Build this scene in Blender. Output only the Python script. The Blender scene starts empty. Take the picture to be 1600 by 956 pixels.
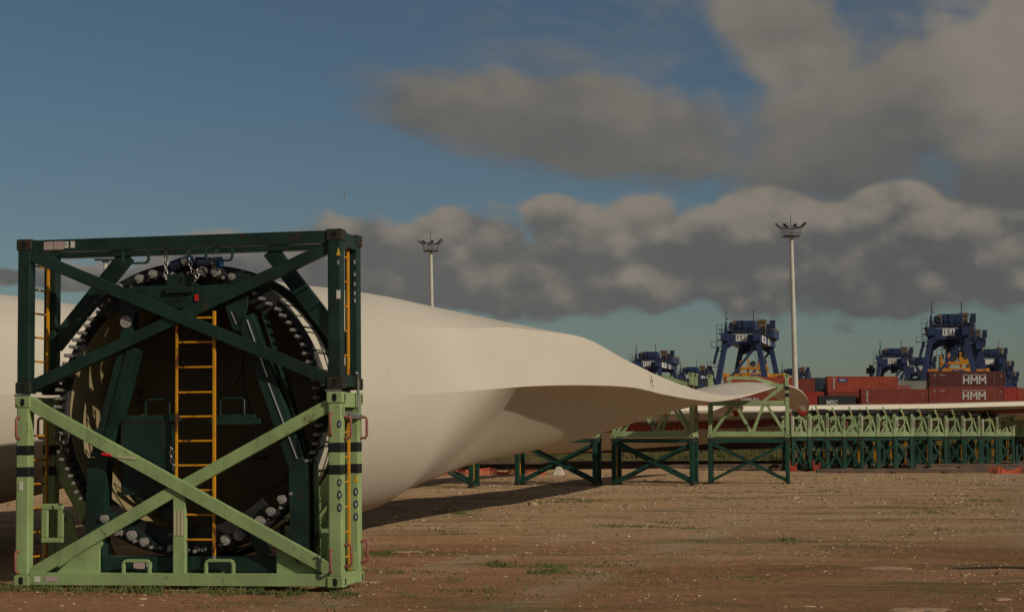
import bpy, math, random
import numpy as np
from mathutils import Vector, Matrix, noise as mn
R=math.radians; sc=bpy.context.scene; COL=sc.collection
rnd=random.Random(7)
# ------------------------------------------------------------------ camera
F=2790.0/1600*36
cam=bpy.data.cameras.new('camera'); co=bpy.data.objects.new('camera',cam); COL.objects.link(co)
cam.lens=F; cam.sensor_width=36; cam.clip_end=6000; cam.clip_start=.5
co.location=(0,0,1.85); co.rotation_euler=(R(90+4.04),0,0); sc.camera=co
sc.render.resolution_x=1024; sc.render.resolution_y=611
# ------------------------------------------------------------------ exposure
vs=sc.view_settings; vs.view_transform='Standard'; vs.look='None'; vs.gamma=1; vs.exposure=-0.70
# ------------------------------------------------------------------ sun
SUN_AZ=40.0; SUN_EL=27.0           # degrees towards the camera from +X, and up
sd=Vector((math.cos(R(SUN_AZ))*math.cos(R(SUN_EL)),-math.sin(R(SUN_AZ))*math.cos(R(SUN_EL)),math.sin(R(SUN_EL))))
sun=bpy.data.lights.new('sun','SUN'); sun.energy=4.1; sun.angle=R(.55); sun.color=(1,.87,.69)
so=bpy.data.objects.new('sun',sun); COL.objects.link(so); so.rotation_euler=sd.to_track_quat('Z','Y').to_euler(); so.location=(40,-30,40)
# ------------------------------------------------------------------ world: Nishita sky with procedural cloud banks
W=bpy.data.worlds.new('World'); sc.world=W; W.use_nodes=True; nt=W.node_tree; nt.nodes.clear()
class V:
    """tiny expression wrapper over Math nodes"""
    T=nt
    def __init__(s,k): s.k=k
    @staticmethod
    def op(o,*a,clamp=False):
        n=V.T.nodes.new('ShaderNodeMath'); n.operation=o; n.use_clamp=clamp
        for i,x in enumerate(a):
            if isinstance(x,V): V.T.links.new(x.k,n.inputs[i])
            else: n.inputs[i].default_value=x
        return V(n.outputs[0])
    def __add__(s,o): return V.op('ADD',s,o)
    __radd__=__add__
    def __mul__(s,o): return V.op('MULTIPLY',s,o)
    __rmul__=__mul__
    def __sub__(s,o): return V.op('SUBTRACT',s,o)
    def __rsub__(s,o): return V.op('SUBTRACT',o,s)
    def __truediv__(s,o): return V.op('DIVIDE',s,o)
def vmax(a,b): return V.op('SMOOTH_MAX',a,b,.12)
def sstep(x,a,b):
    n=V.T.nodes.new('ShaderNodeMapRange'); n.interpolation_type='SMOOTHSTEP'
    n.inputs[1].default_value=a; n.inputs[2].default_value=b
    V.T.links.new(x.k,n.inputs[0]); return V(n.outputs[0])
def mixc(T,f,a,b,mode='MIX'):
    n=T.nodes.new('ShaderNodeMix'); n.data_type='RGBA'; n.blend_type=mode
    for sck,x in ((n.inputs[0],f),(n.inputs[6],a),(n.inputs[7],b)):
        if isinstance(x,V): T.links.new(x.k,sck)
        elif isinstance(x,bpy.types.NodeSocket): T.links.new(x,sck)
        elif isinstance(x,(int,float)): sck.default_value=x
        else: sck.default_value=(*x,1)
    return n.outputs[2]
def build_world():
    tc=nt.nodes.new('ShaderNodeTexCoord'); sp=nt.nodes.new('ShaderNodeSeparateXYZ'); nt.links.new(tc.outputs['Generated'],sp.inputs[0])
    x,y,z=[V(o) for o in sp.outputs]
    az=V.op('ARCTAN2',x,y); el=V.op('ARCSINE',z)
    # azimuth and elevation in units of 0.1 rad
    a=az*10.0; e=el*10.0
    def nz(sa,se,detail,rough,off,dist=0.0):
        c=nt.nodes.new('ShaderNodeCombineXYZ'); nt.links.new((a*sa).k,c.inputs[0]); nt.links.new((e*se).k,c.inputs[1]); c.inputs[2].default_value=off
        n=nt.nodes.new('ShaderNodeTexNoise'); n.inputs['Scale'].default_value=1; n.inputs['Detail'].default_value=detail; n.inputs['Roughness'].default_value=rough; n.inputs['Distortion'].default_value=dist
        nt.links.new(c.outputs[0],n.inputs['Vector']); return V(n.outputs[0])
    def px(X): return (X-800)/279.0
    def py(Y): return (675-Y)/279.0
    def blob(a,e,X,Y,rx,ry,rot=0.0):
        c,s=math.cos(R(rot)),math.sin(R(rot)); dx=a-px(X); dy=e-py(Y)
        u=(dx*c+dy*s)*(279.0/rx); v=(dy*c-dx*s)*(279.0/ry)
        return 1.0-V.op('SQRT',u*u+v*v)
    def fieldB(a,e):
        f=blob(a,e,880,195,310,85,-9)
        for b in ((1420,180,310,125,20),(1600,130,150,170,0),(1230,60,150,80,-30),(1700,290,340,110,0)): f=vmax(f,blob(a,e,*b))
        return f
    def fieldA(a,e):
        f=blob(a,e,150,442,300,20,0)-.12
        for b in ((1110,405,360,80,0),(1430,395,380,98,2),(720,420,320,76,-2),(520,432,330,58,0),(1010,358,66,56,0),(1205,348,95,62,0),(880,362,70,50,0),(570,385,60,50,0),
                  (700,378,85,50,0),(1400,335,100,55,0),):
            f=vmax(f,blob(a,e,*b))
        return f
    def puff(a_,e_):
        # billowing heads: noise plus rounded cells at two sizes
        out=None
        for s0,amp,off in ((1.9,.55,1.0),(4.3,.30,4.0)):
            c=nt.nodes.new('ShaderNodeCombineXYZ'); nt.links.new((a_*s0).k,c.inputs[0]); nt.links.new((e_*(s0*1.35)).k,c.inputs[1]); c.inputs[2].default_value=off
            w=nt.nodes.new('ShaderNodeTexNoise'); w.noise_dimensions='2D'; w.inputs['Scale'].default_value=1.3; w.inputs['Detail'].default_value=2; nt.links.new(c.outputs[0],w.inputs['Vector'])
            mx=nt.nodes.new('ShaderNodeVectorMath'); mx.operation='MULTIPLY_ADD'; mx.inputs[1].default_value=(.7,.7,.7); nt.links.new(w.outputs['Color'],mx.inputs[0]); nt.links.new(c.outputs[0],mx.inputs[2])
            v=nt.nodes.new('ShaderNodeTexVoronoi'); v.voronoi_dimensions='2D'; v.feature='SMOOTH_F1'; v.inputs['Smoothness'].default_value=.35; v.inputs['Scale'].default_value=1; nt.links.new(mx.outputs[0],v.inputs['Vector'])
            q=(.55-V(v.outputs['Distance']))*amp; out=q if out is None else out+q
        c=nt.nodes.new('ShaderNodeCombineXYZ'); nt.links.new((a_*2.6).k,c.inputs[0]); nt.links.new((e_*3.6).k,c.inputs[1]); c.inputs[2].default_value=3.1
        n=nt.nodes.new('ShaderNodeTexNoise'); n.inputs['Scale'].default_value=1; n.inputs['Detail'].default_value=7; n.inputs['Roughness'].default_value=.6; nt.links.new(c.outputs[0],n.inputs['Vector'])
        return V(n.outputs[0])*.75+out+.125
    n1=puff(a,e); n2=nz(.55,1.1,3,.5,9.7)
    A=V(a.k); 
    fA=fieldA(a,e); fB=fieldB(a,e); f0=vmax(fA,fB)
    sel=sstep(fA-fB,-.15,.15); soft=nz(1.1,2.0,5,.52,7.7,.2)
    pert=(n1-.5)*sel*1.15+(1.0-sel)*((n1-.5)*(.45+.6*sstep(a,1.2,2.4))+(soft-.5)*.75)
    # beyond the frame the same broken cumulus goes on
    wide=nz(.35,.75,4,.55,21.3)
    outside=sstep(V.op('ABSOLUTE',a),3.0,4.2)
    up=sstep(e,2.5,3.4)
    out=V.op('MAXIMUM',outside,up)
    gen=(wide-.50)*4.0-.05-(1.0-out)*3.0
    f0=vmax(f0,gen)
    fld=f0+pert
    alpha=sstep(fld+(1.0-sel)*.06,-.08,.26)*sel+sstep(fld,-.16,.36)*(1.0-sel)
    # self shading: compare with the field further towards the sun (up and to the right)
    n1b=puff(a+.07,e+.11)
    decA=sstep(e+(n1-.5)*.40-(1.0-sstep(fA,.0,.9))*-.12,.70,1.60); decB=sstep(e+(n2-.5)*.7+a*.06,1.25,2.35)
    thin=1.0-sstep(fld,.05,1.0)
    lit=decA*sel+decB*.66*(1.0-sel)+(n1-n1b)*(sel*1.15+.5)+(soft-.5)*(1.0-sel)*.5+thin*.10+(n2-.5)*.5-.12
    rim=sstep(a,2.2,2.6)*sstep(e,1.2,1.6)*.50
    lit=sstep(lit+rim,-.06,1.16)
    cb=mixc(nt,sstep(n2,.25,.75),(.108,.110,.110),(.142,.138,.129))
    ccol=mixc(nt,lit,cb,(.262,.232,.192))
    wisp=sstep(nz(.9,1.9,6,.62,5.5,.4)+(n2-.5)*.3,.42,.72)*sstep(e,1.5,2.2)*sstep(a,-.9,.2)*.62
    sky=nt.nodes.new('ShaderNodeTexSky'); sky.sky_type='NISHITA'; sky.sun_disc=False; sky.sun_elevation=R(SUN_EL); sky.sun_rotation=R(90+SUN_AZ)
    sky.air_density=1.0; sky.dust_density=.6; sky.ozone_density=3.0
    tint=mixc(nt,1.0,sky.outputs[0],SKY_TINT,'MULTIPLY')
    h=sstep(e,-.1,1.6)
    tint=mixc(nt,1.0,tint,mixc(nt,h,(1.0,1.0,.93),(1,1,1)),'MULTIPLY')
    # clouds are written at picture brightness, so divide by the background strength
    sclc=mixc(nt,1.0,ccol,(CL/STR,)*3,'MULTIPLY')
    al=V.op('MAXIMUM',alpha*.97,wisp)
    al=al*sstep(e,-.02,.25)
    fin=mixc(nt,al,tint,sclc)
    bg=nt.nodes.new('ShaderNodeBackground'); bg.inputs[1].default_value=STR; nt.links.new(fin,bg.inputs[0])
    o=nt.nodes.new('ShaderNodeOutputWorld'); nt.links.new(bg.outputs[0],o.inputs[0])
STR=.062; CL=1.42; SKY_TINT=(.88,.92,.90)
build_world()
W.cycles.sampling_method='MANUAL'; W.cycles.sample_map_resolution=512
# ------------------------------------------------------------------ materials
M={}
def newmat(name,rough=.6,metal=0.0,spec=.4):
    m=bpy.data.materials.new(name); m.use_nodes=True; b=m.node_tree.nodes['Principled BSDF']
    b.inputs['Roughness'].default_value=rough; b.inputs['Metallic'].default_value=metal; b.inputs['Specular IOR Level'].default_value=spec
    M[name]=m; return m,m.node_tree,b
def tex(T,scale,detail=4,rough=.55,stretch=(1,1,1),dist=0.0,off=(0,0,0)):
    tc=T.nodes.new('ShaderNodeTexCoord'); mp=T.nodes.new('ShaderNodeMapping'); mp.inputs['Scale'].default_value=stretch; mp.inputs['Location'].default_value=off
    T.links.new(tc.outputs['Object'],mp.inputs[0]); n=T.nodes.new('ShaderNodeTexNoise'); n.inputs['Scale'].default_value=scale; n.inputs['Detail'].default_value=detail
    n.inputs['Roughness'].default_value=rough; n.inputs['Distortion'].default_value=dist; T.links.new(mp.outputs[0],n.inputs['Vector']); return V(n.outputs[0])
def bump(T,b,h,strength=.3,dist=.01):
    n=T.nodes.new('ShaderNodeBump'); n.inputs['Strength'].default_value=strength; n.inputs['Distance'].default_value=dist
    T.links.new(h.k,n.inputs['Height']); T.links.new(n.outputs[0],b.inputs['Normal'])
def paint(name,base,rough=.5,var=.22,chip=None,chip_amt=.70,rust=None,rust_amt=.70,metal=0.0,sc_=1.0,bmp=.15,spec=.4,streak=False):
    m,T,b=newmat(name,rough,metal,spec); V.T=T
    n=tex(T,1.7*sc_,5); dark=tuple(c*(1-var) for c in base); lite=tuple(min(1,c*(1+var)) for c in base)
    col=mixc(T,sstep(n,.3,.7),dark,lite)
    dust=tex(T,9*sc_,6,.7,(1,1,.35)); col=mixc(T,sstep(dust,.5,.8)*.35,col,tuple(c*.75+.03*(1+i*-.2) for i,c in enumerate(base)))
    if streak:
        q=tex(T,3.2,6,.7,(3.2,3.2,.28),.2,(1,9,4)); col=mixc(T,sstep(q,.50,.72)*.38,col,tuple(c*.45+.012 for c in base)); col=mixc(T,sstep(1.0-q,.52,.72)*.25,col,tuple(min(1,c*1.35+.01) for c in base))
    if rust: 
        r=tex(T,5*sc_,8,.68,(1,1,.5),.3,(3,1,5)); col=mixc(T,sstep(r,rust_amt-.06,rust_amt+.02),col,rust)
    if chip:
        s=tex(T,24*sc_,6,.72,(1,.6,1.9),.6,(7,2,1)); col=mixc(T,sstep(s,chip_amt-.03,chip_amt+.01),col,chip)
    T.links.new(col,b.inputs['Base Color'])
    rr=tex(T,11*sc_,4); T.links.new((rough+(rr-.5)*.3).k,b.inputs['Roughness'])
    if bmp: bump(T,b,tex(T,30*sc_,3),bmp,.004)
    return m
RUST=(.10,.032,.015)
paint('dark_green_paint',(.008,.030,.021),.46,.35,(.12,.13,.11),.685,(.06,.025,.013),.68,streak=True)
paint('light_green_paint',(.275,.38,.165),.5,.14,(.34,.36,.25),.70,RUST,.665,streak=True)
paint('far_dark_green',(.008,.050,.034),.5,.3)
paint('far_light_green',(.30,.39,.20),.5,.15)
paint('casting_rust',(.020,.026,.018),.7,.4,None,.7,(.055,.024,.015),.58,bmp=.5)
paint('hole_black',(.006,.006,.006),.9,.1)
paint('yellow_paint',(.60,.27,.012),.45,.15,(.10,.05,.02),.66,(.11,.035,.012),.63)
paint('red_handle',(.26,.085,.07),.5,.15,(.4,.3,.26),.72)
paint('black_band',(.010,.010,.011),.55,.2,(.04,.06,.04),.72)
paint('sticker_pink',(.44,.33,.34),.6,.1); paint('sticker_white',(.60,.58,.52),.6,.12,(.2,.2,.2),.66,sc_=2)
paint('sticker_blue',(.035,.06,.09),.5,.1); paint('sticker_yellow',(.7,.42,.03),.5,.1); paint('strip_beige',(.44,.40,.27),.6,.2,(.2,.18,.12),.68)
paint('galvanised',(.48,.48,.46),.32,.1,metal=.9); paint('stud_cap',(.21,.205,.19),.35,.25,metal=.3); paint('stud_sleeve',(.02,.02,.02),.6,.2)
paint('white_nylon',(.27,.26,.24),.4,.2,(.10,.10,.10),.62)
paint('blue_strap',(.02,.13,.42),.6,.2); paint('dark_strap',(.015,.02,.05),.7,.2); paint('red_plastic',(.55,.02,.015),.4,.15)
paint('pale_metal',(.75,.74,.70),.25,.1,metal=.6)
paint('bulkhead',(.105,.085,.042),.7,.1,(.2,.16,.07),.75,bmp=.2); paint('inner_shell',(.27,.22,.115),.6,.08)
def checker_plate():
    m,T,b=newmat('hatch_plate',.55); V.T=T
    col=mixc(T,sstep(tex(T,5,5),.3,.7),(.07,.05,.038),(.105,.08,.06)); T.links.new(col,b.inputs['Base Color'])
    tc=T.nodes.new('ShaderNodeTexCoord'); mp=T.nodes.new('ShaderNodeMapping'); mp.inputs['Rotation'].default_value=(0,R(45),0); mp.inputs['Scale'].default_value=(38,38,14); T.links.new(tc.outputs['Object'],mp.inputs[0])
    vo=T.nodes.new('ShaderNodeTexVoronoi'); vo.inputs['Scale'].default_value=1; T.links.new(mp.outputs[0],vo.inputs['Vector']); bump(T,b,V(vo.outputs['Distance']),.5,.01)
checker_plate()
def blade_paint():
    m,T,b=newmat('blade_gelcoat',.42,0,.35); V.T=T
    n=tex(T,.35,5,.6,(1,.5,1)); col=mixc(T,sstep(n,.3,.7),(.595,.545,.45),(.645,.595,.50))
    streak=tex(T,2.2,7,.7,(6,6,.45),.2); col=mixc(T,sstep(streak,.52,.78)*.32,col,(.50,.46,.38))
    st2=tex(T,3.0,5,.75,(2.2,2.2,.22),.1,(8,0,0)); col=mixc(T,sstep(st2,.60,.76)*.45,col,(.37,.34,.29))
    grime=tex(T,.9,6,.7,(1,.4,1),.5,(2,2,2)); col=mixc(T,sstep(grime,.55,.85)*.25,col,(.48,.42,.34))
    spots=tex(T,55,2,.5,(1,1,.4)); col=mixc(T,sstep(spots,.72,.80)*.45,col,(.35,.31,.26))
    T.links.new(col,b.inputs['Base Color']); bump(T,b,tex(T,1.3,4),.12,.02)
    T.links.new((.38+(tex(T,3,5)*.25)).k,b.inputs['Roughness'])
blade_paint()
paint('rubber_band',(.014,.014,.014),.6,.25,(.05,.05,.05),.75)
paint('red_stripe',(.22,.012,.010),.6,.2,sc_=.3); paint('red_cover',(.34,.028,.016),.55,.15)
paint('mast_steel',(.50,.50,.44),.5,.1,sc_=.3); paint('lamp_metal',(.03,.03,.035),.5,.2)
paint('crane_blue',(.026,.046,.120),.5,.2,sc_=.25); paint('crane_dark',(.018,.028,.065),.6,.3,sc_=.3); paint('crane_brown',(.17,.11,.07),.7,.2,sc_=.4)
paint('plate_white',(.72,.72,.70),.5,.05); paint('letter_black',(.01,.01,.012),.5,.05); paint('letter_white',(.42,.41,.40),.5,.05); paint('letter_red',(.35,.02,.02),.5,.05); paint('letter_blue',(.02,.06,.25),.5,.05)
paint('spreader_yellow',(.50,.21,.018),.5,.2,sc_=.3,rust=(.2,.07,.02),rust_amt=.62); paint('cable',(.03,.03,.03),.5,.1)
for n_,c_ in dict(maroon=(.085,.017,.014),orange_red=(.29,.050,.022),red=(.28,.026,.018),brown_red=(.19,.036,.022),dark_blue=(.022,.038,.062),grey=(.22,.22,.19),green_grey=(.08,.13,.11),black=(.02,.024,.026)).items():
    paint('container_'+n_,c_,.55,.15,rust=(.06,.03,.02),rust_amt=.70,sc_=.25,bmp=0)
paint('orange_mesh',(.52,.085,.03),.7,.2); paint('stone_pale',(.50,.44,.35),.85,.2,sc_=3,bmp=.5); paint('rail_steel',(.10,.065,.045),.6,.3)
def ground_mat():
    m,T,b=newmat('gravel_soil',.95,0,.15); V.T=T
    big=tex(T,.045,6,.6,(.8,1.8,1),.4); mid=tex(T,.35,6,.62,(.6,1.4,1),.5,(5,3,0)); fine=tex(T,7,8,.75); gr=tex(T,34,4,.8,off=(1,1,1))
    col=mixc(T,sstep(mid,.32,.68),(.30,.165,.082),(.44,.295,.175))
    col=mixc(T,sstep(big,.40,.62)*.75,col,(.42,.29,.18))
    ochre=tex(T,.16,5,.6,(.5,1.5,1),.3,(9,4,0)); col=mixc(T,sstep(ochre,.54,.70)*.65,col,(.36,.175,.065))
    pale=tex(T,.22,7,.62,(.45,1.8,1),.7,(2,7,0)); col=mixc(T,sstep(pale,.60,.70)*.7,col,(.56,.42,.28))
    moss=tex(T,.28,7,.7,(.5,1.5,1),.5,(14,1,0)); col=mixc(T,sstep(moss,.56,.68)*.55,col,(.17,.155,.06))
    gr2=tex(T,11,5,.75,(.7,1.3,1),off=(5,9,2)); col=mixc(T,sstep(gr2,.50,.66)*.42,col,(.62,.49,.36)); col=mixc(T,sstep(1.0-gr2,.51,.66)*.50,col,(.17,.10,.055))
    col=mixc(T,sstep(fine,.48,.74)*.55,col,(.58,.44,.31)); col=mixc(T,sstep(1.0-fine,.50,.74)*.6,col,(.15,.085,.045))
    col=mixc(T,sstep(gr,.52,.70)*.6,col,(.60,.46,.33)); col=mixc(T,sstep(1.0-gr,.54,.72)*.5,col,(.12,.07,.04))
    b.inputs['Diffuse Roughness'].default_value=1.0
    # the foreground is bare reddish brown soil, the yard beyond is paler crushed stone; wheel tracks run across
    tc=T.nodes.new('ShaderNodeTexCoord'); sp=T.nodes.new('ShaderNodeSeparateXYZ'); T.links.new(tc.outputs['Object'],sp.inputs[0]); yy=V(sp.outputs[1])
    near=sstep((yy+(mid-.5)*22.0)*-1.0,-38.0,-21.0)
    col=mixc(T,near*.75,mixc(T,1.0,col,(1.24,1.22,1.15),'MULTIPLY'),mixc(T,1.0,col,(.84,.60,.44),'MULTIPLY'))
    xx=V(sp.outputs[0]); wob=(tex(T,.12,3,off=(0,5,0))-.5)*3.0
    u=xx-(yy-28.2)*.262+wob*.5; brk=sstep(tex(T,.5,5,.6,off=(8,8,0)),.38,.60)
    for o_,w_ in ((0.0,.42),(2.3,.38),(-5.2,.35),(8.5,.5)):
        band=(1.0-sstep(V.op('ABSOLUTE',u-o_),w_*.5,w_*1.5))*brk; col=mixc(T,band*.60,col,mixc(T,gr,(.30,.22,.14),(.60,.48,.34)))
    turf=tex(T,.42,7,.68,(.35,1.5,1),.4,(21,3,0)); col=mixc(T,sstep(turf,.525,.63)*.62,col,mixc(T,sstep(gr,.4,.6),(.085,.105,.035),(.17,.165,.07)))
    trk=tex(T,.9,3,.5,(.10,1.6,1),1.2,(3,3,3)); col=mixc(T,sstep(trk,.55,.68)*.28,col,mixc(T,1.0,col,(.60,.55,.50),'MULTIPLY'))
    T.links.new(col,b.inputs['Base Color']); bump(T,b,fine*1.0+gr2*.8+gr*.45+mid*1.5,1.0,.07)
ground_mat()
def leafy(name,c1,c2,c3,s=.8):
    m,T,b=newmat(name,.8,0,.2); V.T=T
    col=mixc(T,sstep(tex(T,s,4),.35,.65),c1,c2); col=mixc(T,sstep(tex(T,s*6,3,off=(4,4,4)),.5,.7)*.6,col,c3); T.links.new(col,b.inputs['Base Color'])
leafy('grass_green',(.075,.10,.03),(.13,.15,.05),(.24,.19,.09)); leafy('scrub',(.07,.085,.025),(.15,.125,.05),(.22,.15,.07),.25)
leafy('stones',(.40,.28,.175),(.50,.38,.26),(.28,.165,.09),4); leafy('clods',(.16,.09,.045),(.24,.14,.075),(.12,.07,.035),4); paint('stone_flat',(.40,.27,.17),.95,.2,(.26,.16,.09),.56,sc_=3,bmp=.6)
leafy('berm_soil',(.09,.085,.035),(.14,.11,.055),(.17,.12,.07),.3)
# ------------------------------------------------------------------ mesh building
def xf(m,pts): return [m@Vector(p) for p in pts]
class MB:
    def __init__(s): s.v=[]; s.f=[]; s.sm=[]
    def add(s,v,f,smooth=False):
        o=len(s.v); s.v+= [tuple(p) for p in v]; s.f+=[tuple(i+o for i in q) for q in f]; s.sm+=[smooth]*len(f); return s
    def box(s,x0,x1,y0,y1,z0,z1):
        v=[(x,y,z) for x in (x0,x1) for y in (y0,y1) for z in (z0,z1)]
        return s.add(v,[(0,1,3,2),(4,6,7,5),(0,4,5,1),(2,3,7,6),(0,2,6,4),(1,5,7,3)])
    def beam(s,p,q,w,h,up=(0,1,0),w2=None,h2=None):
        """box beam p->q: h measured along 'up' (made perpendicular), w across"""
        p,q=Vector(p),Vector(q); d=(q-p).normalized(); u=Vector(up); u=(u-d*u.dot(d)).normalized(); r=d.cross(u)
        w2=w2 or w; h2=h2 or h
        v=[p+r*a*w/2+u*b*h/2 for a in(-1,1) for b in(-1,1)]+[q+r*a*w2/2+u*b*h2/2 for a in(-1,1) for b in(-1,1)]
        return s.add(v,[(0,1,3,2),(4,6,7,5),(0,4,5,1),(2,3,7,6),(0,2,6,4),(1,5,7,3)])
    def cyl(s,p,q,r,n=10,r2=None,caps=True):
        p,q=Vector(p),Vector(q); d=(q-p).normalized(); u=d.orthogonal().normalized(); w=d.cross(u); r2=r if r2 is None else r2
        v=[c+(u*math.cos(t)+w*math.sin(t))*rr for c,rr in((p,r),(q,r2)) for t in [i*2*math.pi/n for i in range(n)]]
        s.add(v,[(i,(i+1)%n,n+(i+1)%n,n+i) for i in range(n)],True)
        if caps: s.add(v[:n],[tuple(range(n))[::-1]]); s.add(v[n:],[tuple(range(n))])
        return s
    def tube(s,pts,r,n=8,closed=False):
        pts=[Vector(p) for p in pts]; m=len(pts); rings=[]; prev=None
        for i,p in enumerate(pts):
            if closed: d=pts[(i+1)%m]-pts[i-1]
            else: d=pts[min(i+1,m-1)]-pts[max(i-1,0)]
            d.normalize(); u=prev if prev else d.orthogonal(); u=(u-d*u.dot(d)); 
            if u.length<1e-6: u=d.orthogonal()
            u.normalize(); prev=u; w=d.cross(u)
            rings+=[p+(u*math.cos(t)+w*math.sin(t))*r for t in [k*2*math.pi/n for k in range(n)]]
        f=[]
        for i in range(m if closed else m-1):
            a=i*n;b=((i+1)%m)*n
            f+=[(a+k,a+(k+1)%n,b+(k+1)%n,b+k) for k in range(n)]
        s.add(rings,f,True)
        if not closed: s.add(rings[:n],[tuple(range(n))[::-1]]); s.add(rings[-n:],[tuple(range(n))])
        return s
    def prism(s,poly,y0,y1,m=None):
        """polygon in local x,z extruded along y"""
        n=len(poly); v=[(x,y0,z) for x,z in poly]+[(x,y1,z) for x,z in poly]
        if m: v=xf(m,v)
        return s.add(v,[tuple(range(n)),tuple(range(2*n-1,n-1,-1))]+[(i,i+n,(i+1)%n+n,(i+1)%n) for i in range(n)])
    def plate_hole(s,x0,x1,z0,z1,hx0,hx1,hz0,hz1,y0,y1):
        s.box(x0,x1,y0,y1,z0,hz0); s.box(x0,x1,y0,y1,hz1,z1); s.box(x0,hx0,y0,y1,hz0,hz1); s.box(hx1,x1,y0,y1,hz0,hz1); return s
    def disc(s,c,ax,r,t,n=32):
        c=Vector(c); a=Vector(ax).normalized(); return s.cyl(c-a*t/2,c+a*t/2,r,n)
    def mesh(s,name,mat,shift=None):
        me=bpy.data.meshes.new(name); v=s.v
        if shift is not None: v=[(a-shift[0],b-shift[1],c-shift[2]) for a,b,c in v]
        me.from_pydata(v,[],s.f); me.polygons.foreach_set('use_smooth',s.sm); me.materials.append(M[mat]); me.validate(); 
        import bmesh
        bm=bmesh.new(); bm.from_mesh(me); bmesh.ops.recalc_face_normals(bm,faces=bm.faces); bm.to_mesh(me); bm.free()
        return me
def link(name,me,parent=None,mat=None):
    o=bpy.data.objects.new(name,me); COL.objects.link(o); o.parent=parent
    if mat is not None: o.matrix_local=mat
    return o
def part(name,mb,mat,parent,bev=0,label=None,shift=None):
    o=link(name,mb.mesh(name,mat,shift),parent)
    if bev:
        b=o.modifiers.new('bevel','BEVEL'); b.width=bev; b.segments=2; b.limit_method='ANGLE'; b.angle_limit=R(40); b.harden_normals=False
    if label: o['label']=label
    return o
def thing(name,label,cat,mat=None,group=None):
    o=bpy.data.objects.new(name,None); COL.objects.link(o); o.empty_display_size=.3
    if mat is not None: o.matrix_world=mat
    o['label']=label; o['category']=cat
    if group: o['group']=group
    return o
def tag(o,label,cat,group=None,kind=None):
    if label: o['label']=label
    if cat: o['category']=cat
    if group: o['group']=group
    if kind: o['kind']=kind
    return o
KIDS={}
def copy_tree(o,parent=None,mat=None):
    c=o.copy(); COL.objects.link(c); c.parent=parent
    if mat is not None: c.matrix_world=mat
    for ch in KIDS[o.name] if o.name in KIDS else [k for k in COL.objects if k.parent==o]: 
        if o.name not in KIDS: KIDS[o.name]=[k for k in COL.objects if k.parent==o]
        copy_tree(ch,c)
    return c
def text_mesh(txt,size,mat,ext=.004,bold=.0,sx=1.0):
    cu=bpy.data.curves.new('t','FONT'); cu.body=txt; cu.size=size; cu.extrude=ext; cu.offset=bold; cu.align_x='CENTER'; cu.align_y='CENTER'; cu.resolution_u=3
    o=bpy.data.objects.new('t',cu); COL.objects.link(o); dg=bpy.context.evaluated_depsgraph_get(); dg.update()
    me=bpy.data.meshes.new_from_object(o.evaluated_get(dg)); me.materials.clear(); me.materials.append(M[mat])
    bpy.data.objects.remove(o); bpy.data.curves.remove(cu)
    # lettering stands up in the local x,z plane facing -y
    me.transform(Matrix(((sx,0,0,0),(0,0,-1,0),(0,1,0,0),(0,0,0,1)))); return me
def letters(parent,txt,size,pos,mat='letter_black',rot=0,rotz=0,ext=.004,bold=0.0,sx=1.0,name='lettering'):
    o=link(name,text_mesh(txt,size,mat,ext,bold,sx),parent); o.matrix_local=Matrix.Translation(pos)@Matrix.Rotation(rotz,4,'Z')@Matrix.Rotation(rot,4,'Y'); return o
def pose(x,y,th,z=0.0,tl=0.0):
    ax=Vector((math.cos(th)*math.cos(tl),-math.sin(th)*math.cos(tl),math.sin(tl))); ay=Vector((math.sin(th),math.cos(th),0)); az=ax.cross(ay)
    return Matrix((( ax.x,ay.x,az.x,x),(ax.y,ay.y,az.y,y),(ax.z,ay.z,az.z,z),(0,0,0,1)))
NTH=['first','second','third','fourth','fifth','sixth','seventh','eighth','ninth','tenth','eleventh','twelfth','thirteenth','fourteenth','fifteenth','sixteenth']
# ------------------------------------------------------------------ ground
def ground():
    rows=[8.0]
    while rows[-1]<150: rows.append(rows[-1]*1.0085)
    v=[];f=[];n=260
    for j,y in enumerate(rows):
        for i in range(n+1):
            x=(i/n-.5)*2*(.42*y+6)
            h=.035*mn.fractal(Vector((x*.35,y*.35,0)),1.0,2.0,4)+.012*mn.noise(Vector((x*2.1,y*2.1,3)))
            k=max(0,1-max(abs(x+3.8)-2.6,0)/2)*max(0,1-max(abs(y-21.9)-1.2,0)/2)
            h=h*(1-k)-.012-.03*(1-k)*.3
            if j in(0,len(rows)-1) or i in(0,n): h=-.03
            v.append((x,y,h))
    for j in range(len(rows)-1):
        for i in range(n):
            a=j*(n+1)+i; f.append((a,a+1,a+n+2,a+n+1))
    # outer skirts so that the sheet reaches the horizon
    L=(n+1); b=len(v); Y0,Y1=rows[0],rows[-1]; X0=.42*Y0+6; X1=.42*Y1+6
    v+=[(-4000,-400,-.03),(4000,-400,-.03),(4000,Y0,-.03),(4000,Y1,-.03),(4000,5000,-.03),(-4000,5000,-.03),(-4000,Y1,-.03),(-4000,Y0,-.03)]
    bl=0; br=n; tl=(len(rows)-1)*L; tr=tl+n
    f+=[(b,b+1,b+2)+tuple(range(br,bl-1,-1))+(b+7,)]
    f+=[(b+6,)+tuple(range(tl,tr+1))+(b+3,b+4,b+5)]
    f+=[(b+7,)+tuple(j*L for j in range(len(rows)))+(b+6,), (b+3,)+tuple(j*L+n for j in range(len(rows)-1,-1,-1))+(b+2,)]
    me=bpy.data.meshes.new('ground'); me.from_pydata(v,[],f); me.materials.append(M['gravel_soil']); me.polygons.foreach_set('use_smooth',[True]*len(f)); me.update()
    o=link('ground',me); o['kind']='structure'
    return o
ground()
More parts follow.
